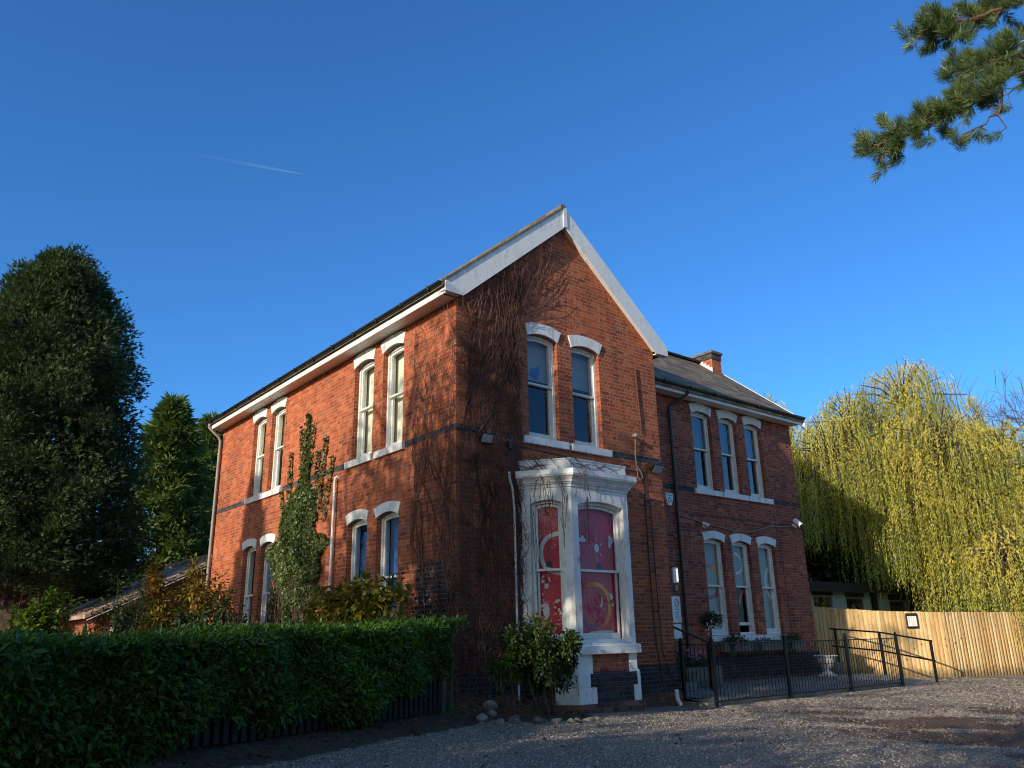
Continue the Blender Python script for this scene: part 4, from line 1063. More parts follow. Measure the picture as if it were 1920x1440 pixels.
def make_hedge():
    t = thing('laurel_hedge', 'clipped glossy laurel hedge behind and over the picket fence', 'hedge', HP(3, -.5, .5))
    TOP = 1.66; n = 36000
    parts = []
    # front face
    s = RNG.uniform(.22, HL, n); zz = RNG.uniform(0, 1, n) ** .8
    top_ = TOP - .028 * s; low = .76 + .10 * np.sin(s * 1.9) + .08 * np.sin(s * 4.3 + 1) - .012 * s + .18 * (s < .9)
    z = low + (top_ - low) * zz
    bulge = .13 + .09 * np.sin(s * 2.3 + z * 3) + .06 * np.sin(s * 5.1 - z * 5)
    bulge = .07 + bulge * np.clip((z - low) / .3 + .35, 0, 1) * np.where(s < .35, .5, 1)
    # open pockets where the fence shows through
    pocket = np.sin(s * 3.1 + 2) * np.sin(z * 4.7 + s) ; keep = (pocket < .80) | (RNG.random(n) < .3)
    dd = bulge - np.abs(RNG.normal(size=n)) * .09
    def place(s, d, z): return np.stack([HE0.x + HD.x * s + HN.x * d, HE0.y + HD.y * s + HN.y * d, z], -1)
    gr = gz(HE0.x + HD.x * s, HE0.y + HD.y * s) - .5
    P = place(s, dd, z)
    hn = np.array([HN.x, HN.y, 0])
    A = norm(hn * .55 + RNG.normal(size=(n, 3)) * .6 + np.array([0, 0, -.15]))
    N_ = norm(hn * .8 + np.array([0, 0, .7]) + RNG.normal(size=(n, 3)) * .45)
    L = RNG.uniform(.045, .10, n)
    m = keep
    val = np.clip(RNG.normal(.40, .2, n) + .1 * zz + .18 * np.sin(s * 7 + z * 9) * np.sin(z * 11 - s * 4) + .5 * (RNG.random(n) < .02), 0, 1)
    parts.append((leaves(P[m], A[m], N_[m], L[m], L[m] * .42, True), val[m]))
    # top and back
    n2 = 15000; s = RNG.uniform(-.08, HL, n2); d = RNG.uniform(-1.05, .22, n2); z = TOP - .028 * s + .022 * np.sin(s * 2.2) + .02 * np.sin(s * 5 + d * 4) + RNG.normal(size=n2) * .028 + .04 * np.exp(-s / .6)
    P = place(s, d, z); A = norm(RNG.normal(size=(n2, 3)) * .6 + np.array([0, 0, .45])); N_ = norm(np.array([0, 0, 1.]) + RNG.normal(size=(n2, 3)) * .5)
    L = RNG.uniform(.05, .095, n2); parts.append((leaves(P, A, N_, L, L * .42, True), np.clip(RNG.normal(.72, .2, n2), 0, 1)))
    n3 = 2600; d = RNG.uniform(-1.0, .02, n3); z = RNG.uniform(.95, TOP + .04, n3); s = .12 - .08 * np.sin(z * 5 + d * 3) + RNG.uniform(0, .1, n3)
    P = place(s, d, z); A = norm(RNG.normal(size=(n3, 3)) * .6 - np.array([HD.x, HD.y, .1]) * .7); L = RNG.uniform(.06, .11, n3)
    parts.append((leaves(P, A, rdir(n3) + np.array([0, 0, .8]), L, L * .42, True), RNG.random(n3) * .8))
    leaf_obj('foliage', parts, M['laurel'], t)
    # near-black core box painting the shade inside the hedge, plus stems
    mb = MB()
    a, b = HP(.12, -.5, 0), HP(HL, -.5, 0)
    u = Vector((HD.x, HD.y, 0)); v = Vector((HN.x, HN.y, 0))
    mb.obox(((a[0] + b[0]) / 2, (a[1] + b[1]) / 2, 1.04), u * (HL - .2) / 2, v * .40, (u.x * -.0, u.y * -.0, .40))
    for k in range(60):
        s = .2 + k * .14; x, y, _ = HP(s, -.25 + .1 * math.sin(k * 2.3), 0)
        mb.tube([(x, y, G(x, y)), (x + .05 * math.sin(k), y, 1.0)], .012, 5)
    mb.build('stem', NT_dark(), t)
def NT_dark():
    t = NT('hedge inner shade'); return t.done(t.pbr(t.ramp(t.noise(t.pos(), 20., 4), [(.35, (.002, .003, .002)), (.7, (.010, .014, .006))]), .95, None, .1))
make_hedge()

# ------------------------------------------------------------------ creeper on the corner, ivy on the left facade
def make_creeper():
    """bare stems grown over the unfolded corner: s>0 on the gable, s<0 on the left facade"""
    t = thing('bare_creeper', 'bare reddish creeper stems climbing the house corner and gable', 'creeper', (.4, -.1, .6))
    rng = np.random.default_rng(5); V, F, b = [], [], 0
    def to3(s, d, z):
        return np.where(s[:, None] >= 0, np.stack([np.maximum(s, -d * 0), -d, z], -1), np.stack([-d, -s, z], -1))
    def strand(s0, z0, h0, length, r0, r1, curl=.25, step=.11, bias=0., lift=0.):
        n = max(3, int(length / step)); hd = h0; s, z = s0, z0; S, Z = [s], [z]
        for i in range(n):
            hd += rng.normal() * curl + (bias - hd) * .10
            s += math.sin(hd) * step; z += math.cos(hd) * step
            if s < -1.35: s = -1.35 + rng.random() * .05; hd = abs(hd) * .5
            if 1.42 < s < 3.8 and z < 7.05: s = 1.42 - rng.random() * .05; hd = -abs(hd) * .5
            top = 7.18 if s < 0 else min(9.42 - RS * abs(s - 2.6), 9.3)
            if z > top: break
            S.append(s); Z.append(z)
        return np.array(S), np.array(Z)
    def emit(S, Z, r0, r1, lift=0.):
        nonlocal b
        n = len(S)
        if n < 3: return
        d = .012 + .02 * rng.random() + np.linspace(0, 1, n) ** 2 * lift + np.abs(np.sin(np.linspace(0, 9, n) + rng.random() * 6)) * .015
        P = to3(S, d, Z); r = np.linspace(r0, r1, n)
        T = norm(np.gradient(P, axis=0)); a = norm(np.cross(T, np.array([.3, .2, .1]) + 0 * T)); c = np.cross(T, a)
        ring = np.stack([P + (a * math.cos(k * 2.094) + c * math.sin(k * 2.094)) * r[:, None] for k in range(3)], 1)
        V.append(ring.reshape(-1, 3)); i = np.arange(n - 1)[:, None] * 3
        for k in range(3):
            k2 = (k + 1) % 3; F.append(np.concatenate([b + i + k, b + i + k2, b + i + 3 + k2, b + i + 3 + k], 1))
        b += n * 3
    mains = []
    for k in range(78):
        s0 = rng.normal(.38, .5); 
        S, Z = strand(s0, .55, rng.normal(0, .25), rng.uniform(4.5, 9.), 0, 0, .16, bias=rng.normal(.03, .13))
        emit(S, Z, rng.uniform(.005, .013) if k % 9 else .022, .0035); mains.append((S, Z))
    # fan over the upper gable
    for k in range(46):
        s0 = rng.uniform(.1, 1.5); z0 = rng.uniform(4.8, 6.4)
        S, Z = strand(s0, z0, rng.normal(.25, .3), rng.uniform(1.5, 4.2), 0, 0, .17, bias=rng.uniform(-.1, .75))
        emit(S, Z, rng.uniform(.006, .012), .0035, .08); mains.append((S, Z))
    for S0, s1, z1, L, bb in ((1.5, 1.9, 6.3, 2.9, .55), (1.4, 2.0, 6.5, 2.6, .25), (1.3, 2.2, 7.3, 1.9, .1)):
        S, Z = strand(S0, z1, .4, L, 0, 0, .1, bias=bb); emit(S, Z, .013, .004); mains.append((S, Z))
    for k in range(820):
        S, Z = mains[rng.integers(len(mains))]
        if len(S) < 5: continue
        i = int(len(S) * rng.uniform(.15, .98)); z = Z[min(i, len(Z) - 1)]
        S2, Z2 = strand(S[min(i, len(S) - 1)], z, rng.normal(.1, .9), rng.uniform(.35, 1.3), 0, 0, .3, .075, bias=rng.normal(.1, .6))
        emit(S2, Z2, .005, .0024, rng.uniform(0, .16))
    # frizz of fine hanging twigs low down
    for k in range(420):
        s0 = rng.normal(.45, .45); z0 = rng.uniform(.7, 4.6)
        if s0 > 1.25 and z0 < 4.5: continue
        S2, Z2 = strand(s0, z0, rng.uniform(-3.1, 3.1), rng.uniform(.3, .8), 0, 0, .4, .07, bias=3.0 * rng.choice([-1, 1]))
        emit(S2, Z2, .004, .002, rng.uniform(.03, .15))
    np_mesh('stem', np.concatenate(V), F, M['vine'], t)
    # loose stems over the bay
    mb = MB()
    r2 = random.Random(3)
    for k in range(15):
        x = r2.uniform(1.25, 2.1); y = -.9 * min(1, max(0, (x - 1.2) / .75)) - .06; z = 4.25
        pts = [(x - .2, y + .1, 4.52)]
        for j in range(9):
            pts.append((x + .05 * math.sin(j * 1.7 + k), y - .03 * r2.random() - .02, z - j * r2.uniform(.05, .28))); x += r2.uniform(-.05, .05)
        if k % 2: pts = pts[:5]
        mb.tube(pts, [.006] + [.005] * (len(pts) - 2) + [.002], 4)
    for k in range(7):
        pts = [(1.3 + i * .22, -.80 * min(1, max(0, (1.2 + i * .22 - 1.2) / .75)) - .05 - .02 * r2.random(), 4.28 + .10 * math.sin(i * 1.3 + k * 2)) for i in range(r2.randint(4, 9))]
        mb.tube(pts, .006, 4)
    for k in range(45):
        x, y, z = 1.2 + r2.uniform(-.05, .1), -.12 - r2.random() * .1, r2.uniform(1.6, 4.1); pts = [(x, y, z)]
        for j in range(5): x += r2.uniform(-.02, .07); y -= r2.uniform(-.02, .06); z += r2.uniform(-.12, .1); pts.append((x, y, z))
        mb.tube(pts, [.006, .005, .004, .003, .002, .002], 4)
    mb.build('loose_stem', M['vine'], t)
make_creeper()

def make_ivy():
    t = thing('ivy', 'green ivy climbing the sunny left wall between the windows', 'ivy', (-.1, 5.9, .6))
    n = 27000
    z = RNG.uniform(1.6, 6.4, n); y = np.zeros(n); dep = np.zeros(n)
    pr_z = [1.6, 2.2, 2.9, 3.6, 4.2, 4.8, 5.2, 5.6, 6.4]
    cy = np.interp(z, pr_z, [5.75, 5.8, 5.95, 6.1, 6.0, 5.85, 5.75, 5.7, 5.7])
    wd = np.interp(z, pr_z, [.5, .9, 1.3, 1.28, .85, .38, .17, .06, .02])
    keep = RNG.random(n) < np.clip(wd / 1.2 + .03, 0, 1)
    z, cy, wd = z[keep], cy[keep], wd[keep]; n = len(z)
    u = RNG.uniform(-1, 1, n) * (1 + .15 * np.sin(z * 6) + .12 * np.sin(z * 11 + 1)); y = cy + u * wd
    lump = .04 + .08 * (np.sin(y * 6.1 + z * 2.3) * np.sin(z * 4.3 - y * 1.7)) + .05 * (1 - u * u)
    dep = np.clip(lump, .02, .5) * np.clip(wd / .9, .15, 1) - np.abs(RNG.normal(size=n)) * .05
    P = np.stack([-np.maximum(dep, .012), y, z], -1)
    # separate climbing fingers
    fs = []
    for y0, z0, z1, dy in ((5.2, 4.3, 5.5, -.1), (5.0, 4.2, 5.75, -.25), (4.75, 3.9, 5.2, -.35), (6.5, 4.4, 5.7, .05), (5.55, 5.2, 6.1, -.15), (5.75, 5.2, 6.45, .0), (5.9, 5.0, 6.2, .12), (6.75, 4.2, 4.9, .25)):
        m = int((z1 - z0) * 120); tt = RNG.random(m); w = .07 * (1 - tt) + .012
        fs.append(np.stack([-.02 - RNG.random(m) * .06, y0 + dy * tt + RNG.normal(size=m) * w * .6, z0 + (z1 - z0) * tt], -1))
    P = np.concatenate([P] + fs); n = len(P)
    A = norm(np.array([-.5, 0, -.6]) + RNG.normal(size=(n, 3)) * .55); N_ = norm(np.array([-1., -.1, .5]) + RNG.normal(size=(n, 3)) * .5)
    L = RNG.uniform(.04, .085, n); v = np.clip(RNG.normal(.5, .22, n) - .3 * (P[:, 2] < 2.4) + .15 * (P[:, 2] < 2.6) * (P[:, 1] < 5.6), 0, 1)
    leaf_obj('foliage', [(leaves(P, A, N_, L, L * .85, True), v)], M['ivy'], t)
    mb = MB(); r = random.Random(9)
    for k in range(60):
        y = r.uniform(5.4, 7.3); x = -.06; z = .5; pts = [(x, y, z)]
        for j in range(9): y += r.uniform(-.09, .07); z += .26; x = -.05 - .06 * r.random(); pts.append((x, y, z))
        mb.tube(pts, [.02 - .0015 * j for j in range(10)], 5)
    mb.build('stem', M['bark'], t)
make_ivy()

# ------------------------------------------------------------------ shrubs
def make_shrub(name, label, cat, c, r, h, n, mat, L, W, stems=7, clear=.3, group=None, sr=.016, spread=.6, clumps=26, vb=.5):
    z0 = G(c[0], c[1]); t = thing(name, label, cat, (c[0], c[1], z0), group)
    rs = np.random.default_rng(int(abs(c[0]) * 1000 + abs(c[1]) * 77)); mb = MB(); tips = []
    for k in range(stems):
        a = rs.uniform(0, 6.28); rr = rs.uniform(.15, .95) ** .8; e = np.array([c[0] + math.cos(a) * r[0] * rr * spread, c[1] + math.sin(a) * r[1] * rr * spread, z0 + h * rs.uniform(.7, .97)])
        s = np.array([c[0] + math.cos(a) * .12, c[1] + math.sin(a) * .12, z0 - .03]); mid = (s + e) / 2 + rs.normal(size=3) * .08
        mb.tube([s, (s + mid) / 2 + rs.normal(size=3) * .03, mid, (mid + e) / 2 + rs.normal(size=3) * .04, e], [sr * 1.3, sr, sr * .8, sr * .6, sr * .3], 5)
    mb.build('stem', M['bark'], t)
    parts = []
    for k in range(clumps):
        d = rs.normal(size=3); d /= np.linalg.norm(d); q = rs.uniform(.35, .95)
        cc = np.array([c[0] + d[0] * r[0] * q, c[1] + d[1] * r[1] * q, z0 + clear + (h - clear) * (.5 + .5 * d[2] * q)])
        m = n // clumps; cr = rs.uniform(.16, .36) * np.array([r[0], r[1], (h - clear) * .6])
        P, dd = blob_points(m, cc, cr, .2); A = norm(dd * .8 + rdir(m) * .6 - np.array([0, 0, .25])); ll = L * RNG.uniform(.6, 1.25, m)
        parts.append((leaves(P, A, dd + np.array([0, 0, 1.]) + rdir(m) * .5, ll, ll * W, True), np.clip(RNG.normal(vb, .18, m) + rs.normal() * .16 + .12 * d[2], 0, 1)))
    leaf_obj('foliage', parts, M[mat], t)
    return t
make_shrub('bay_shrub', 'rounded dark green shrub with yellowing leaves in front of the bay', 'shrub', (.72, -1.25), (.72, .55), 1.42, 6800, 'shrub', .07, .62, 7, .25, clumps=34, vb=.45)
make_shrub('low_shrub', 'pale yellow green low shrub left of the bay shrub', 'shrub', (.02, -1.22), (.26, .26), .85, 620, 'brightleaf', .075, .5, 4, .25, clumps=9)
make_shrub('yellowing_sapling', 'open yellowing saplings against the lower left windows', 'shrub', (-.8, 1.9), (.45, 1.85), 2.15, 2200, 'sycamore', .115, .85, 18, .9, sr=.012, spread=.9, clumps=46)
make_shrub('autumn_shrub', 'orange and green autumn shrub behind the hedge at the far left wall', 'shrub', (-1.95, 7.2), (1.05, 1.3), 2.75, 5200, 'autumn', .10, .55, 12, .3, clumps=44)
make_shrub('dark_shrub', 'dark evergreen bush under the autumn shrub behind the hedge', 'shrub', (-1.9, 5.4), (.9, .9), 1.9, 2600, 'evergreen', .10, .5, 8, .1)
make_shrub('sunlit_shrub', 'bright green sunlit shrub below the big conifer', 'shrub', (-3.75, 12.4), (.75, .7), 2.35, 2400, 'brightleaf', .14, .6, 9, .5, clumps=30)
make_shrub('climbing_briar', 'dark leafless looking tangle before the tiled roof cottage', 'shrub', (-1.5, 12.4), (1.1, .8), 3.0, 2600, 'evergreen', .09, .5, 30, .4, sr=.01, clumps=30)

# ------------------------------------------------------------------ trees
def taper_branch(mb, p, d, L, r, rng, depth, tips, split=3, gravity=.0, wob=.18, minr=.012, nseg=4, lf=.68, ang=(.35, .8)):
    pts = [p]; rs = [r]; q = np.array(p, float); dd = np.array(d, float)
    for i in range(nseg):
        dd = dd + rng.normal(size=3) * wob / 2 + np.array([0, 0, gravity]); dd /= np.linalg.norm(dd)
        q = q + dd * L / nseg; pts.append(tuple(q)); rs.append(r * (1 - .45 * (i + 1) / nseg))
    mb.tube(pts, rs, 7 if r > .06 else (5 if r > .02 else 3), caps=False)
    if depth == 0 or r < minr: tips.append((q, dd)); return
    for k in range(split):
        a = rng.normal(size=3); a -= a.dot(dd) * dd; a /= np.linalg.norm(a); th = rng.uniform(*ang)
        nd = dd * math.cos(th) + a * math.sin(th)
        st = np.array(pts[-1 - (k % 2)]) if k else q
        taper_branch(mb, tuple(st), nd, L * lf * rng.uniform(.8, 1.2), r * (.62 if k else .7), rng, depth - 1, tips, split, gravity, wob, minr, nseg, lf, ang)
        if rng.random() < .5: tips.append((st, nd))

def broad_tree(name, label, base, h, r0, seed, n, mat, L, W=.6, spread=.62, depth=4, clump=.9, group=None, bark='bark', gap=.12, trunk_f=.32):
    z0 = G(base[0], base[1]); rng = np.random.default_rng(seed); t = thing(name, label, 'tree', (base[0], base[1], z0), group)
    mb = MB(); tips = []; th = h * trunk_f; mb.tube([(base[0], base[1], z0 - .1), (base[0] + .05, base[1], z0 + th * .5), (base[0], base[1] + .05, z0 + th)], [r0 * 1.25, r0, r0 * .85], 10, caps=False)
    for k in range(5):
        a = k * 1.256 + rng.uniform(-.3, .3); e = rng.uniform(.3, .8) if k else .05
        taper_branch(mb, (base[0], base[1], z0 + th), (math.cos(a) * math.sin(e), math.sin(a) * math.sin(e), math.cos(e)), h * .27, r0 * .55, rng, depth - 1, tips, 3, .03, .25, .008, 4, .72)
    mb.build('trunk', M[bark], t)
    if n:
        T = np.array([p for p, d in tips]); idx = rng.integers(len(T), size=n); k = n
        P = T[idx] + rng.normal(size=(n, 3)) * clump * np.array([1, 1, .75]) * .5
        A = norm(rng.normal(size=(n, 3)) + np.array([0, 0, -.4])); ll = L * rng.uniform(.6, 1.3, n)
        val = np.clip(.5 + .25 * rng.normal(size=len(T))[idx] * .6 + rng.normal(size=n) * .15, 0, 1)
        leaf_obj('crown', [(leaves(P, A, rdir(n) + np.array([0, 0, .6]), ll, ll * W), val)], M[mat], t)
    return t

def conifer(name, label, base, h, prof, seed, n_lump, per, mat, size=.34, lump=(.5, 1.0), trunk_r=.3, bare=.1, group=None, lumpz=1.0, sky=0., shape='shoot', bark='bark', inner=.25):
    """prof: [(height fraction, radius)]. the crown is built of lumps of radiating shoots"""
    z0 = G(base[0], base[1]); rng = np.random.default_rng(seed); t = thing(name, label, 'tree', (base[0], base[1], z0), group)
    hf, rr = zip(*prof); mb = MB()
    mb.tube([(base[0], base[1], z0 - .2), (base[0] + .08, base[1], z0 + h * .3), (base[0], base[1], z0 + h * .93)], [trunk_r * 1.2, trunk_r * .8, .03], 9, caps=False)
    parts = []
    for k in range(n_lump):
        f = bare + (1 - bare) * (k + rng.random()) / n_lump; R = np.interp(f, hf, rr)
        a = k * 2.39996 + rng.uniform(-.5, .5); q = rng.uniform(inner, .93) ** .7
        lr = rng.uniform(*lump) * (0.55 + .45 * R / max(rr))
        ro = max(R * q - lr * .3, 0)
        c = np.array([base[0] + math.cos(a) * ro, base[1] + math.sin(a) * ro, z0 + h * f])
        if q > .5 and k % 2 == 0:
            mb.tube([(base[0], base[1], c[2] - ro * .25), tuple((c + np.array([base[0], base[1], c[2] - ro * .25])) / 2 - np.array([0, 0, .05])), tuple(c)], [.05 * trunk_r / .3, .035 * trunk_r / .3, .012], 5, caps=False)
        d = rdir(per); d[:, 2] = np.abs(d[:, 2]) * .9 - .25; d = norm(d)
        P = c + d * lr * rng.uniform(.35, 1., (per, 1)) * np.array([1, 1, lumpz]); ll = size * rng.uniform(.55, 1.2, per)
        A = norm(d + np.array([math.cos(a), math.sin(a), .35]) * .5 + rng.normal(size=(per, 3)) * .35)
        lv = rng.normal() * .19
        val = np.clip(.47 + lv * .8 + rng.normal(size=per) * .07 + .14 * d[:, 2], 0, 1)
        if shape == 'shoot':      # a shoot is a small star of narrow sprigs
            for j in range(4):
                B = norm(A + rdir(per) * (.15 if j == 0 else .8)); parts.append((leaves(P, B, rdir(per), ll * (1. if j == 0 else .7), ll * .2), val))
        else:                      # flat feathery spray
            for j in range(3):
                B = norm(A * np.array([1, 1, .4]) + rdir(per) * .55 + np.array([0, 0, -.1])); parts.append((leaves(P, B, rdir(per) + np.array([0, 0, .35]), ll * 1.2, ll * .26), val))
    mb.build('trunk', M[bark], t); leaf_obj('crown', parts, M[mat], t)
    return t

conifer('conifer_tree', 'tall dense dark conifer with rounded top at the far left', (-3.75, 17.2), 13.0,
        [(.0, 2.4), (.14, 3.05), (.3, 3.4), (.45, 3.35), (.6, 3.0), (.75, 2.5), (.88, 1.85), (.95, 1.3), (1., .5)], 21, 430, 260, 'conifer', .19, (.4, 1.15), .45, .19, lumpz=1.3, inner=.35)
conifer('cypress_tree', 'airy yellow green conifer beside the far left corner of the house', (2.1, 24.2), 11.2,
        [(.0, 1.6), (.25, 2.3), (.45, 2.3), (.65, 1.9), (.85, 1.0), (1., .1)], 33, 130, 60, 'cypress', .36, (.35, .85), .22, .27, lumpz=.5, shape='spray')
conifer('cypress_tree', 'feathery conifer half hidden behind the house eaves', (4.75, 27.3), 11.6,
        [(.0, 1.8), (.3, 2.3), (.6, 1.8), (.85, 1.0), (1., .1)], 35, 110, 60, 'cypress', .36, (.35, .85), .22, .27, lumpz=.5, shape='spray')
for i, (x, y, h, lab) in enumerate([(-9.5, 33, 8.5, 'dark rounded evergreen behind the left conifer trunk'), (-4.5, 36, 7.5, 'dark evergreen behind the sunlit shrub'), (.5, 31, 6.2, 'dark low evergreen behind the tiled cottage roof'), (6.5, 35, 7., 'dark evergreen behind the feathery conifers')]):
    broad_tree('evergreen_tree', lab, (x, y), h, .25, 50 + i, 9000, 'evergreen', .22, .6, clump=1.5, trunk_f=.15)
broad_tree('evergreen_tree', 'dark glossy evergreen directly behind the right end of the house', (25.6, 10.0), 8.2, .25, 61, 22000, 'evergreen', .25, .6, clump=1.4, trunk_f=.12)
broad_tree('evergreen_tree', 'dark evergreen between the green outbuilding and the willow', (29.3, 9.6), 7.2, .22, 62, 20000, 'evergreen', .25, .6, clump=1.4, trunk_f=.1)
broad_tree('evergreen_tree', 'dull green tree at the right behind the willow', (31.0, .2), 8.4, .22, 64, 16000, 'evergreen', .24, .6, clump=1.5, trunk_f=.1)
broad_tree('bare_tree', 'leafless grey tree at the right edge beyond the willow', (30.6, -1.3), 11.2, .15, 63, 0, 'evergreen', .1, depth=6, bark='twig')
broad_tree('evergreen_tree', 'dark backing tree behind the willow trunk', (31.5, 5.), 7.4, .22, 66, 20000, 'evergreen', .26, .6, clump=1.5, trunk_f=.1)

def willow(name, label, base, h, lobes, seed, nstr, leaf=.095, group=None):
    """weeping willow: limbs arch up to lobe tops, long curtains hang from them"""
    z0 = G(base[0], base[1]); rng = np.random.default_rng(seed); t = thing(name, label, 'tree', (base[0], base[1], z0), group); mb = MB()
    mb.tube([(base[0], base[1], z0 - .2), (base[0] + .1, base[1], z0 + h * .2), (base[0], base[1], z0 + h * .38)], [.5, .4, .34], 10, caps=False)
    st = np.array([base[0], base[1], z0 + h * .36]); PP, AA, VV, LL = [], [], [], []
    SV = MB()
    for (lx, ly, lz, rx, ry, rz_, zb) in lobes:
        c = np.array([base[0] + lx, base[1] + ly, z0 + lz])
        for k in range(7):
            e = c + rng.normal(size=3) * np.array([rx, ry, rz_]) * .42 + np.array([0, 0, -.5]); m = (st + e) / 2 + np.array([0, 0, .5]) + rng.normal(size=3) * .3
            mb.tube([tuple(st), tuple((st + m) / 2), tuple(m), tuple((m + e) / 2 + [0, 0, .25]), tuple(e)], [.2, .14, .09, .06, .025], 6, caps=False)
        ns = int(nstr * 1.35 * rx * ry / 9.); nb = 40
        for k in range(nb):       # bunches of strands spring from tiered bough ends, so shelves, folds and gaps appear
            a = k * 2.39996 + rng.uniform(-.4, .4); q = math.sqrt((k + .6) / nb)
            bx, by = c[0] + math.cos(a) * rx * q * .92, c[1] + math.sin(a) * ry * q * .92
            btop = c[2] + rz_ * (math.sqrt(max(0, 1 - q * q * .85)) - .5) * 1.6 + rng.normal() * .15
            if q > .5 and k % 3: btop -= rng.uniform(0., .6) * max(0., btop - z0 - zb - 1.5)
            bl = rng.uniform(2.4, 5.6) * (1.2 if k % 3 == 0 else 1.); tone = rng.normal() * .11; spread = rng.uniform(.18, .42)
            mb.tube([tuple(c + np.array([0, 0, -.3])), ((c[0] + bx) / 2, (c[1] + by) / 2, (c[2] + btop) / 2 + .15), (bx, by, btop + .1)], [.045, .03, .012], 5, caps=False)
            for g in range(max(4, ns // nb)):
                aa = a + rng.normal() * .8; x0, y0 = bx + rng.normal() * spread, by + rng.normal() * spread
                zt = btop + rng.normal() * .12 - .25 * ((x0 - bx) ** 2 + (y0 - by) ** 2) / spread ** 2 * .5
                ln = min(zt - z0 - zb - abs(rng.normal()) * .4, bl * rng.uniform(.55, 1.1))
                if ln < .5: continue
                m = max(6, int(ln / .092)); s = np.linspace(0, 1, m); sl_ = s * ln
                out = rng.uniform(.1, .55) * (1 - np.exp(-sl_ * 2.2)); sw = np.sin(sl_ * 1.1 + rng.random() * 6) * .05
                x = x0 + math.cos(aa) * out + sw; y = y0 + math.sin(aa) * out - sw * .6; z = zt + .16 * np.sin(np.minimum(sl_ * 3, math.pi)) - sl_
                P = np.stack([x, y, z], -1)
                T = norm(np.gradient(P, axis=0)); A = norm(T + rng.normal(size=(m, 3)) * .27)
                PP.append(P); AA.append(A); VV.append(np.clip(.56 + tone + rng.normal() * .09 + rng.normal(size=m) * .09 + .30 * np.exp(-sl_ * .9) - .15 * s - .06, 0, 1))  # sunlit shelf tops and shaded strand ends painted into the leaf tone
                if g % 3 == 0: SV.tube([tuple(P[i]) for i in range(0, m, max(1, m // 5))], .008, 3, caps=False)
    P = np.concatenate(PP); A = np.concatenate(AA); v = np.concatenate(VV); n = len(P)
    ll = leaf * rng.uniform(.7, 1.4, n)
    mb.add(SV.v, SV.f)
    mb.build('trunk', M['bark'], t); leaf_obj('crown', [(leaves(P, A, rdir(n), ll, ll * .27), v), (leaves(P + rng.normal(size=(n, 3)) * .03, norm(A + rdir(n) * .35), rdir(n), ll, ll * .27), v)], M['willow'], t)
    return t
willow('willow_tree', 'tall golden green weeping willow behind the timber fence', (24.6, 4.0), 12.0,
       [(0, -.6, 10.3, 2.6, 2.6, 1.7, 2.2), (-3.0, 1.2, 7.9, 2.4, 2.4, 1.6, 4.0), (-1.2, -2.2, 8.0, 2.5, 2.3, 1.5, 1.0), (1.0, -3.4, 7.6, 2.3, 2.2, 1.4, .9), (-1.6, -3.0, 5.4, 1.8, 1.8, 1.2, .9), (-2.4, -1.0, 6.6, 2.0, 2.0, 1.3, 2.6), (2.4, .5, 8.2, 2.2, 2.2, 1.4, 2.2), (-3.9, 3.1, 7.1, 2., 2., 1.4, 4.9), (-1.4, 1.0, 9.3, 2.3, 2.2, 1.6, 4.6), (.2, -5.0, 6.6, 1.9, 1.9, 1.2, 1.)], 71, 780)
willow('willow_tree', 'smaller golden willow drooping over the fence at the right edge', (20.9, -.75), 4.4, [(0, .2, 3.5, 1.7, 1.5, 1.0, .6), (1.3, -.9, 3.2, 1.5, 1.4, .9, .6)], 72, 900, .11)
willow('willow_tree', 'distant willow top showing above the wing roof', (28.3, 12.2), 13.6, [(0, 0, 11.9, 1.6, 1.5, 1.5, 6.), (-1.2, 1.0, 10.6, 1.4, 1.4, 1.2, 6.)], 73, 520, .15)

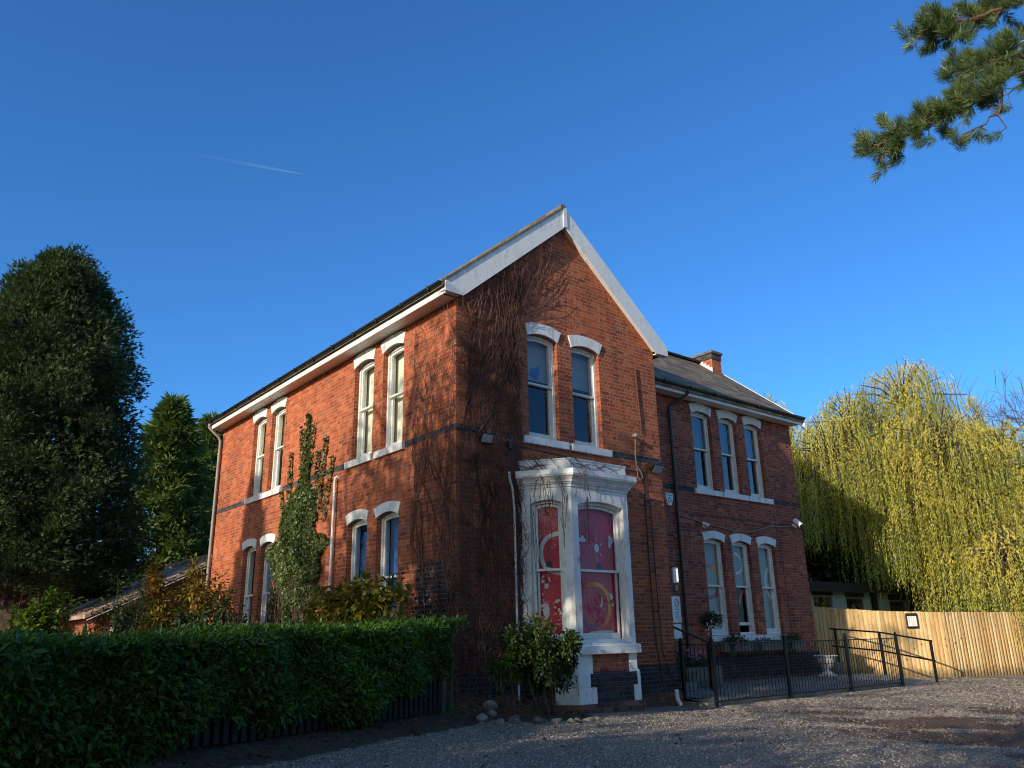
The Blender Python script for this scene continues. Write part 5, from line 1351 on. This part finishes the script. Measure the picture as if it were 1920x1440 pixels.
# pine whose bough reaches into the top right of the view
def make_pine():
    base = (2.9, -10.0); z0 = G(*base); rng = np.random.default_rng(4)
    t = thing('pine_tree', 'pine bough with long green needle tufts hanging in from the top right', 'tree', (base[0], base[1], z0))
    mb = MB(); mb.tube([(2.9, -10, z0 - .2), (2.95, -9.95, 4), (2.85, -10, 8), (2.9, -10.05, 12.5)], [.34, .27, .2, .08], 12, caps=False)
    sh = []   # shoots: (point, direction)
    def bough(pts, r0, r1, n=12):
        P = [np.array(p, float) for p in pts]; Q = []
        for i in range(len(P) - 1):
            for k in range(3): Q.append(P[i] + (P[i + 1] - P[i]) * k / 3 + rng.normal(size=3) * .025)
        Q.append(P[-1]); mb.tube([tuple(q) for q in Q], list(np.linspace(r0, r1, len(Q))), 6, caps=False); return Q
    def side(p, d, L, r=.009, lv=1):
        d = d / np.linalg.norm(d); e = p + d * L + np.array([0, 0, .06 * rng.normal()]); m = (p + e) / 2 + rng.normal(size=3) * .03 - np.array([0, 0, .03])
        mb.tube([tuple(p), tuple(m), tuple(e)], [r, r * .8, r * .6], 5, caps=False)
        u = e - m; u = u / np.linalg.norm(u) + np.array([0, 0, .35]); sh.append((e, u / np.linalg.norm(u)))
        if lv:
            for q in (m, (m + e) / 2):
                dd = d + rng.normal(size=3) * .75 + np.array([0, 0, .2]); side(q, dd, L * .5, r * .7, lv - 1)
    B = bough([(2.85, -10., 8.2), (1.9, -9.4, 7.5), (1.2, -8.9, 7.15), (.85, -8.62, 6.95), (.72, -8.3, 6.75), (.62, -8.02, 6.68), (.52, -7.7, 6.6), (.44, -7.5, 6.55), (.37, -7.36, 6.55)], .07, .008)
    for i, q in enumerate(B[6:]):
        f = i / (len(B) - 6)
        for k in range(3):
            d = np.array([-.35, .8, .0]) + rng.normal(size=3) * np.array([.6, .6, .75]); side(q, d, rng.uniform(.12, .28) * (1.1 - .6 * f), .009, 1 if f < .8 else 0)
    C2 = bough([(2.88, -10., 9.3), (1.8, -9.5, 8.5), (1.1, -8.95, 7.95), (.86, -8.7, 7.7), (.76, -8.45, 7.68), (.69, -8.25, 7.68), (.66, -8.15, 7.66)], .05, .008)
    for q in C2[7:]:
        for k in range(3): side(q, np.array([-.3, .7, .0]) + rng.normal(size=3) * np.array([.6, .6, .8]), rng.uniform(.12, .28), .009, 1)
    D = bough([(.95, -8.75, 7.0), (.86, -8.68, 7.12), (.8, -8.5, 7.16), (.7, -8.27, 7.14)], .02, .008)
    for q in D[1:]:
        for k in range(2): side(q, np.array([-.3, .7, .2]) + rng.normal(size=3) * .6, rng.uniform(.1, .24), .008, 1)
    E_ = bough([(.85, -8.62, 6.95), (.8, -8.5, 6.55), (.72, -8.35, 6.4), (.62, -8.1, 6.3)], .014, .006)
    for q in E_[2:]:
        side(q, np.array([-.3, .5, -.4]) + rng.normal(size=3) * .6, rng.uniform(.08, .2), .007, 0)
    # rest of the tree beyond the view
    for k in range(26):
        zz = rng.uniform(6.5, 12.3); a = rng.uniform(-2.6, 1.2); L = (13 - zz) * .38 + .5
        Q = bough([(2.9, -10, zz), (2.9 + math.cos(a) * L * .5, -10 + math.sin(a) * L * .5, zz + .1), (2.9 + math.cos(a) * L, -10 + math.sin(a) * L, zz + .15)], .04, .008)
        for q in Q[2:]:
            for j in range(2): side(q, np.array([math.cos(a), math.sin(a), .2]) + rng.normal(size=3) * .7, rng.uniform(.2, .4), .009, 1)
    mb.build('trunk', M['pinebark'], t)
    Pn, An, Vn = [], [], []
    for (p, d) in sh:
        m = 150; s = rng.random(m); L_ = .15; base_ = p - d * L_ * .75 + d * (s[:, None] * L_)
        r = rng.normal(size=(m, 3)); r -= (r @ d)[:, None] * d; r = norm(r); A = norm(d * (.55 + .6 * s[:, None]) + r * rng.uniform(.5, 1.1, (m, 1)))
        Pn.append(base_); An.append(A); Vn.append(np.clip(rng.normal(.5, .2) + rng.normal(size=m) * .12, 0, 1))
    P, A, v = map(np.concatenate, (Pn, An, Vn)); n = len(P)
    leaf_obj('needles', [(leaves(P, A, rdir(n), rng.uniform(.085, .128, n), .0052), v)], M['needle'], t)
make_pine()

# trees standing left of the view; their shade falls over the house front and the drive
broad_tree('lime_tree', 'broad leafy tree standing left of the drive', (-17.4, -3.2), 11.6, .33, 81, 8500, 'shrub', .15, .7, clump=.75, trunk_f=.22)
broad_tree('lime_tree', 'thin topped tree standing left of the hedge', (-16.4, -1.5), 11.2, .22, 82, 4200, 'shrub', .14, .7, clump=.8, trunk_f=.3)
broad_tree('lime_tree', 'tall leafy tree standing far left by the drive entrance', (-15.3, -12.9), 8.8, .3, 83, 16000, 'shrub', .17, .7, clump=1.25, trunk_f=.2)
conifer('cypress_tree', 'narrow pointed cypress standing left of the garden', (-15.6, 5.6), 9.4, [(0, 1.5), (.3, 1.8), (.6, 1.35), (.85, .7), (1., .1)], 84, 120, 70, 'conifer', .32, (.35, .6), .2, .05)

broad_tree('hawthorn_tree', 'low dense thorn tree beside the drive entrance', (-16.5, -8.3), 5.8, .2, 85, 7000, 'shrub', .15, .7, clump=1.0, trunk_f=.12)
broad_tree('hawthorn_tree', 'dense thorn tree between the lime and the low thorn', (-17.0, -6.2), 7.2, .2, 86, 8500, 'shrub', .15, .7, clump=1.1, trunk_f=.12)
for i, (x, y, h) in enumerate([(-24, -27, 10), (-14, -31, 12), (-4, -29, 10.5), (5, -32, 12), (14, -29, 11), (24, -31, 12)]):
    broad_tree('lime_tree', 'leafy tree in the row across the road opposite the house front', (x, y), h, .3, 90 + i, 2600, 'shrub', .5, .75, clump=1.8, trunk_f=.15, depth=3, group='trees across the road')
# ------------------------------------------------------------------ things at the left, beyond the hedge
t = thing('tiled_cottage', 'small brick cottage with weathered clay tile roof beyond the hedge', 'cottage', (1.0, 16.5, .3))
FA = Face((0, 14.4), (1, 0), (0, -1))
mb = MB(); mb.poly(FA, [(-2.0, 0), (4.6, 0), (4.6, 2.3), (1.3, 3.9), (-2.0, 2.3)], [rect(-1.6, -.5, 1.3, 2.35)], 0, -.2); mb.box(-2., -1.8, 14.602, 19.5, 0, 2.5); mb.box(4.4, 4.6, 14.602, 19.5, 0, 2.5); mb.build('wall', M['brick'], t)
mb = MB()
for sg in (-1, 1):
    e = 1.3 + sg * 3.65; v = [(1.3, 14.1, 4.08), (e, 14.1, 2.3), (e, 19.8, 2.3), (1.3, 19.8, 4.08)]
    mb.add(v + [(x, y, z - .1) for x, y, z in v], [(0, 1, 2, 3), (7, 6, 5, 4), (0, 4, 5, 1), (1, 5, 6, 2), (2, 6, 7, 3)])
rf = mb.build('roof', M['tile'], t)
mb = MB(); mb.tube([(1.3, 14.05, 4.1), (1.3, 19.85, 4.1)], .12, 8); mb.build('ridge_tile', M['tile'], rf)
mb = MB(); mb.poly(FA, rect(-1.6, -.5, 1.3, 2.35), [rect(-1.53, -1.08, 1.37, 2.28), rect(-1.02, -.57, 1.37, 2.28)], .02, -.08); w_ = mb.build('window', M['white_pvc'], t)
mb = MB(); mb.sheet(FA, rect(-1.55, -.55, 1.35, 2.3), -.03); mb.build('pane', M['interior'], w_)
mb = MB()
for sg in (-1, 1):
    e = 1.3 + sg * 3.6; mb.bar((1.3, 14.085, 3.92), (e, 14.085, 2.16), .02, .12, (0, -1, 0))
mb.build('bargeboard', M['white_pvc'], t)
t = thing('garden_wall', 'dark red brick garden wall under the left conifer', 'wall', (-7, 19.6, .3))
mb = MB(); mb.box(-14., -3.3, 19.4, 19.65, 0, 2.0); mb.build('wall', M['brick_wing'], t)
mb = MB(); mb.box(-14., -3.3, 19.36, 19.69, 2.002, 2.08); mb.build('coping', M['concrete'], t)

# ------------------------------------------------------------------ stones edging the bed, litter
def rock(x, y, s, seed):
    rng = np.random.default_rng(seed); import bmesh
    bm = bmesh.new(); bmesh.ops.create_icosphere(bm, subdivisions=2, radius=1.)
    pl = [(rdir(1)[0], rng.uniform(.55, .85)) for _ in range(7)]
    sc = np.array([s * rng.uniform(.9, 1.3), s * rng.uniform(.7, 1.), s * rng.uniform(.55, .8)])
    for v in bm.verts:
        c = np.array(v.co)
        for n_, d_ in pl:
            k = c @ n_
            if k > d_: c = c - n_ * (k - d_)
        v.co = c * sc * (1 + rng.normal() * .03)
    me = bpy.data.meshes.new('edging_stone'); bm.to_mesh(me); bm.free(); me.materials.append(M['stone'])
    o = bpy.data.objects.new('edging_stone', me); z = G(x, y); o.location = (x, y, z + sc[2] * .45); o.rotation_euler = (0, 0, rng.uniform(0, 6)); link(o)
    return tag(o, 'rough pale stone edging the soil bed by the bay', 'stone', 'stones edging the soil bed')
for i, (x, y, s) in enumerate([(-.56, -1.42, .10), (-.40, -1.62, .09), (-.3, -1.3, .075), (-.12, -1.58, .10), (.02, -1.42, .08), (-.2, -1.15, .12), (.16, -1.72, .10), (.50, -1.74, .10), (.82, -1.70, .07), (.98, -1.66, .08), (1.25, -1.60, .09), (-.65, -1.55, .05), (.33, -1.66, .06), (1.55, -1.45, .05)]):
    rock(x, y, s, 300 + i)
def litter():
    n = 4200; x = np.concatenate([RNG.uniform(-8, 2.2, 2600), RNG.uniform(2, 16, 1600)]); y = np.concatenate([RNG.uniform(-5, -.6, 2600), RNG.uniform(-6.5, -.9, 1600)])
    m = RNG.random(n) < np.where(x < 2.2, np.clip(soil_mask(x, y) + .05, 0, 1), .55); x, y = x[m], y[m]; n = len(x)
    P = np.stack([x, y, gz(x, y) + .012 + RNG.random(n) * .015], -1); a = RNG.uniform(0, 6.28, n)
    L = RNG.uniform(.03, .075, n); o = leaf_obj('fallen_leaves', [(leaves(P, np.stack([np.cos(a), np.sin(a), RNG.normal(size=n) * .25], -1), np.array([0, 0, 1.]) + RNG.normal(size=(n, 3)) * .35, L, L * .6, True), RNG.random(n))], M['litter'])
    tag(o, 'brown fallen leaves strewn on the soil and drive', 'leaves', kind='stuff')
    # twigs and dead stems at the foot of the creeper
    mb = MB(); r = random.Random(8)
    for k in range(170):
        x, y = r.uniform(-.7, 1.3), r.uniform(-1.35, -.15); z = G(x, y) + .01; a = r.uniform(0, 6.28); l = r.uniform(.1, .4)
        mb.tube([(x, y, z), (x + math.cos(a) * l / 2, y + math.sin(a) * l / 2, z + r.uniform(.02, .12)), (x + math.cos(a) * l, y + math.sin(a) * l, z + r.uniform(0, .1))], .005, 4)
    o = mb.build('dead_twigs', M['vine'], None, (0, -.8, .6)); tag(o, 'tangle of dead brown twigs at the foot of the creeper', 'twigs', kind='stuff')
litter()

# ------------------------------------------------------------------ vapour trail high in the sky
def contrail():
    a, b = Vector((690, 2905, 1856)), Vector((1159.2, 2753.2, 1851.2)); d = (b - a).normalized(); n = 24
    t = NT('vapour trail'); X = t.sep(t.n('TexCoord').outputs['Generated'])[0]
    al = t.math('MULTIPLY', t.math('POWER', X, 1.6), .42)
    sh = t.n('MixShader', {0: al, 1: t.n('BsdfTransparent').outputs[0], 2: t.n('BsdfTranslucent', {'Color': C(.9, .92, .95)}).outputs[0]}).outputs[0]
    mat = t.done(sh); mb = MB()
    mb.tube([a + (b - a) * i / n for i in range(n + 1)], [7.5 * (1 - i / n) ** .5 * .6 + 2.2 * (1 - (i / n) ** 6) + .2 for i in range(n + 1)], 8)
    tag(mb.build('contrail', mat, None, a), 'thin white vapour trail in the blue sky at upper left', 'vapour trail')
contrail()

# ------------------------------------------------------------------ light
SUN = Vector((-4.94, -1.0, 1.5)).normalized()          # towards the sun
elev = math.asin(SUN.z)
w = bpy.data.worlds.new('World'); scene.world = w; w.use_nodes = True
nt = w.node_tree; nt.nodes.clear()
sk = nt.nodes.new('ShaderNodeTexSky'); sk.sky_type = 'NISHITA'; sk.sun_disc = False
sk.sun_elevation = elev; sk.sun_rotation = math.atan2(SUN.x, SUN.y)
sk.altitude = 100; sk.air_density = 1.0; sk.dust_density = .3; sk.ozone_density = 3.5
# deep clear blue away from the sun, tint made paler and brighter towards it as added fill
def wn(typ, ins, **pr):
    nd = nt.nodes.new('ShaderNode' + typ)
    for k, v in pr.items(): setattr(nd, k, v)
    for k, v in ins.items():
        if hasattr(v, 'links'): nt.links.new(v, nd.inputs[k])
        else: nd.inputs[k].default_value = v
    return nd
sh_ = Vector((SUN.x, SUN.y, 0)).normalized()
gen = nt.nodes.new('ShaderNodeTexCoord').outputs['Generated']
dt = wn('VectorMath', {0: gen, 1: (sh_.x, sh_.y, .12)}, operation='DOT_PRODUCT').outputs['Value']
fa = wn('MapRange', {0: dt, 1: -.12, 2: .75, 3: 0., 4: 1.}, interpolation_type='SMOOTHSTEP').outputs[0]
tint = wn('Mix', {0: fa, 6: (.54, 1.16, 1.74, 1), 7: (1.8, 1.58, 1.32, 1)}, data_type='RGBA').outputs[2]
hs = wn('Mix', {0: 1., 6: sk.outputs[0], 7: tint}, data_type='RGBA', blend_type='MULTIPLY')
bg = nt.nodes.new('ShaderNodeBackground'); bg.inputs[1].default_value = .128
ow = nt.nodes.new('ShaderNodeOutputWorld')
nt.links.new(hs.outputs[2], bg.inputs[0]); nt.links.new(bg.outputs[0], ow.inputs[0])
sl = bpy.data.lights.new('sun', 'SUN'); sl.energy = 5.0; sl.angle = D2R(.53); sl.color = (1., .89, .72)
so = bpy.data.objects.new('sun', sl); so.rotation_euler = (-SUN).to_track_quat('-Z', 'Y').to_euler(); so.location = (-20, -10, 20); link(so)

# ------------------------------------------------------------------ camera
f_px, pitch, roll, yaw = 1489.2317, D2R(17.67465), D2R(-1.12931), D2R(50.70076)
fw = Vector((math.cos(yaw) * math.cos(pitch), math.sin(yaw) * math.cos(pitch), math.sin(pitch)))
r = fw.cross(Vector((0, 0, 1))).normalized(); u = r.cross(fw)
r2 = r * math.cos(roll) + u * math.sin(roll); u2 = -r * math.sin(roll) + u * math.cos(roll)
cd = bpy.data.cameras.new('camera'); cd.sensor_fit = 'HORIZONTAL'; cd.sensor_width = 36; cd.lens = f_px * 36 / 1920; cd.clip_start = .1; cd.clip_end = 20000
co = bpy.data.objects.new('camera', cd); m3 = Matrix((r2, u2, -fw)).transposed(); co.matrix_world = Matrix.Translation((-7.4708, -10.6390, 1.5)) @ m3.to_4x4(); link(co)
scene.camera = co
scene.view_settings.view_transform = 'Standard'; scene.view_settings.look = 'None'; scene.view_settings.exposure = 0; scene.view_settings.gamma = 1
scene.render.engine = 'CYCLES'
scene.cycles.use_denoising = True; scene.cycles.filter_width = 1.05; scene.cycles.denoising_prefilter = 'ACCURATE'
scene.cycles.max_bounces = 5; scene.cycles.diffuse_bounces = 3; scene.cycles.glossy_bounces = 2; scene.cycles.transmission_bounces = 3; scene.cycles.transparent_max_bounces = 8; scene.cycles.caustics_reflective = False; scene.cycles.caustics_refractive = False
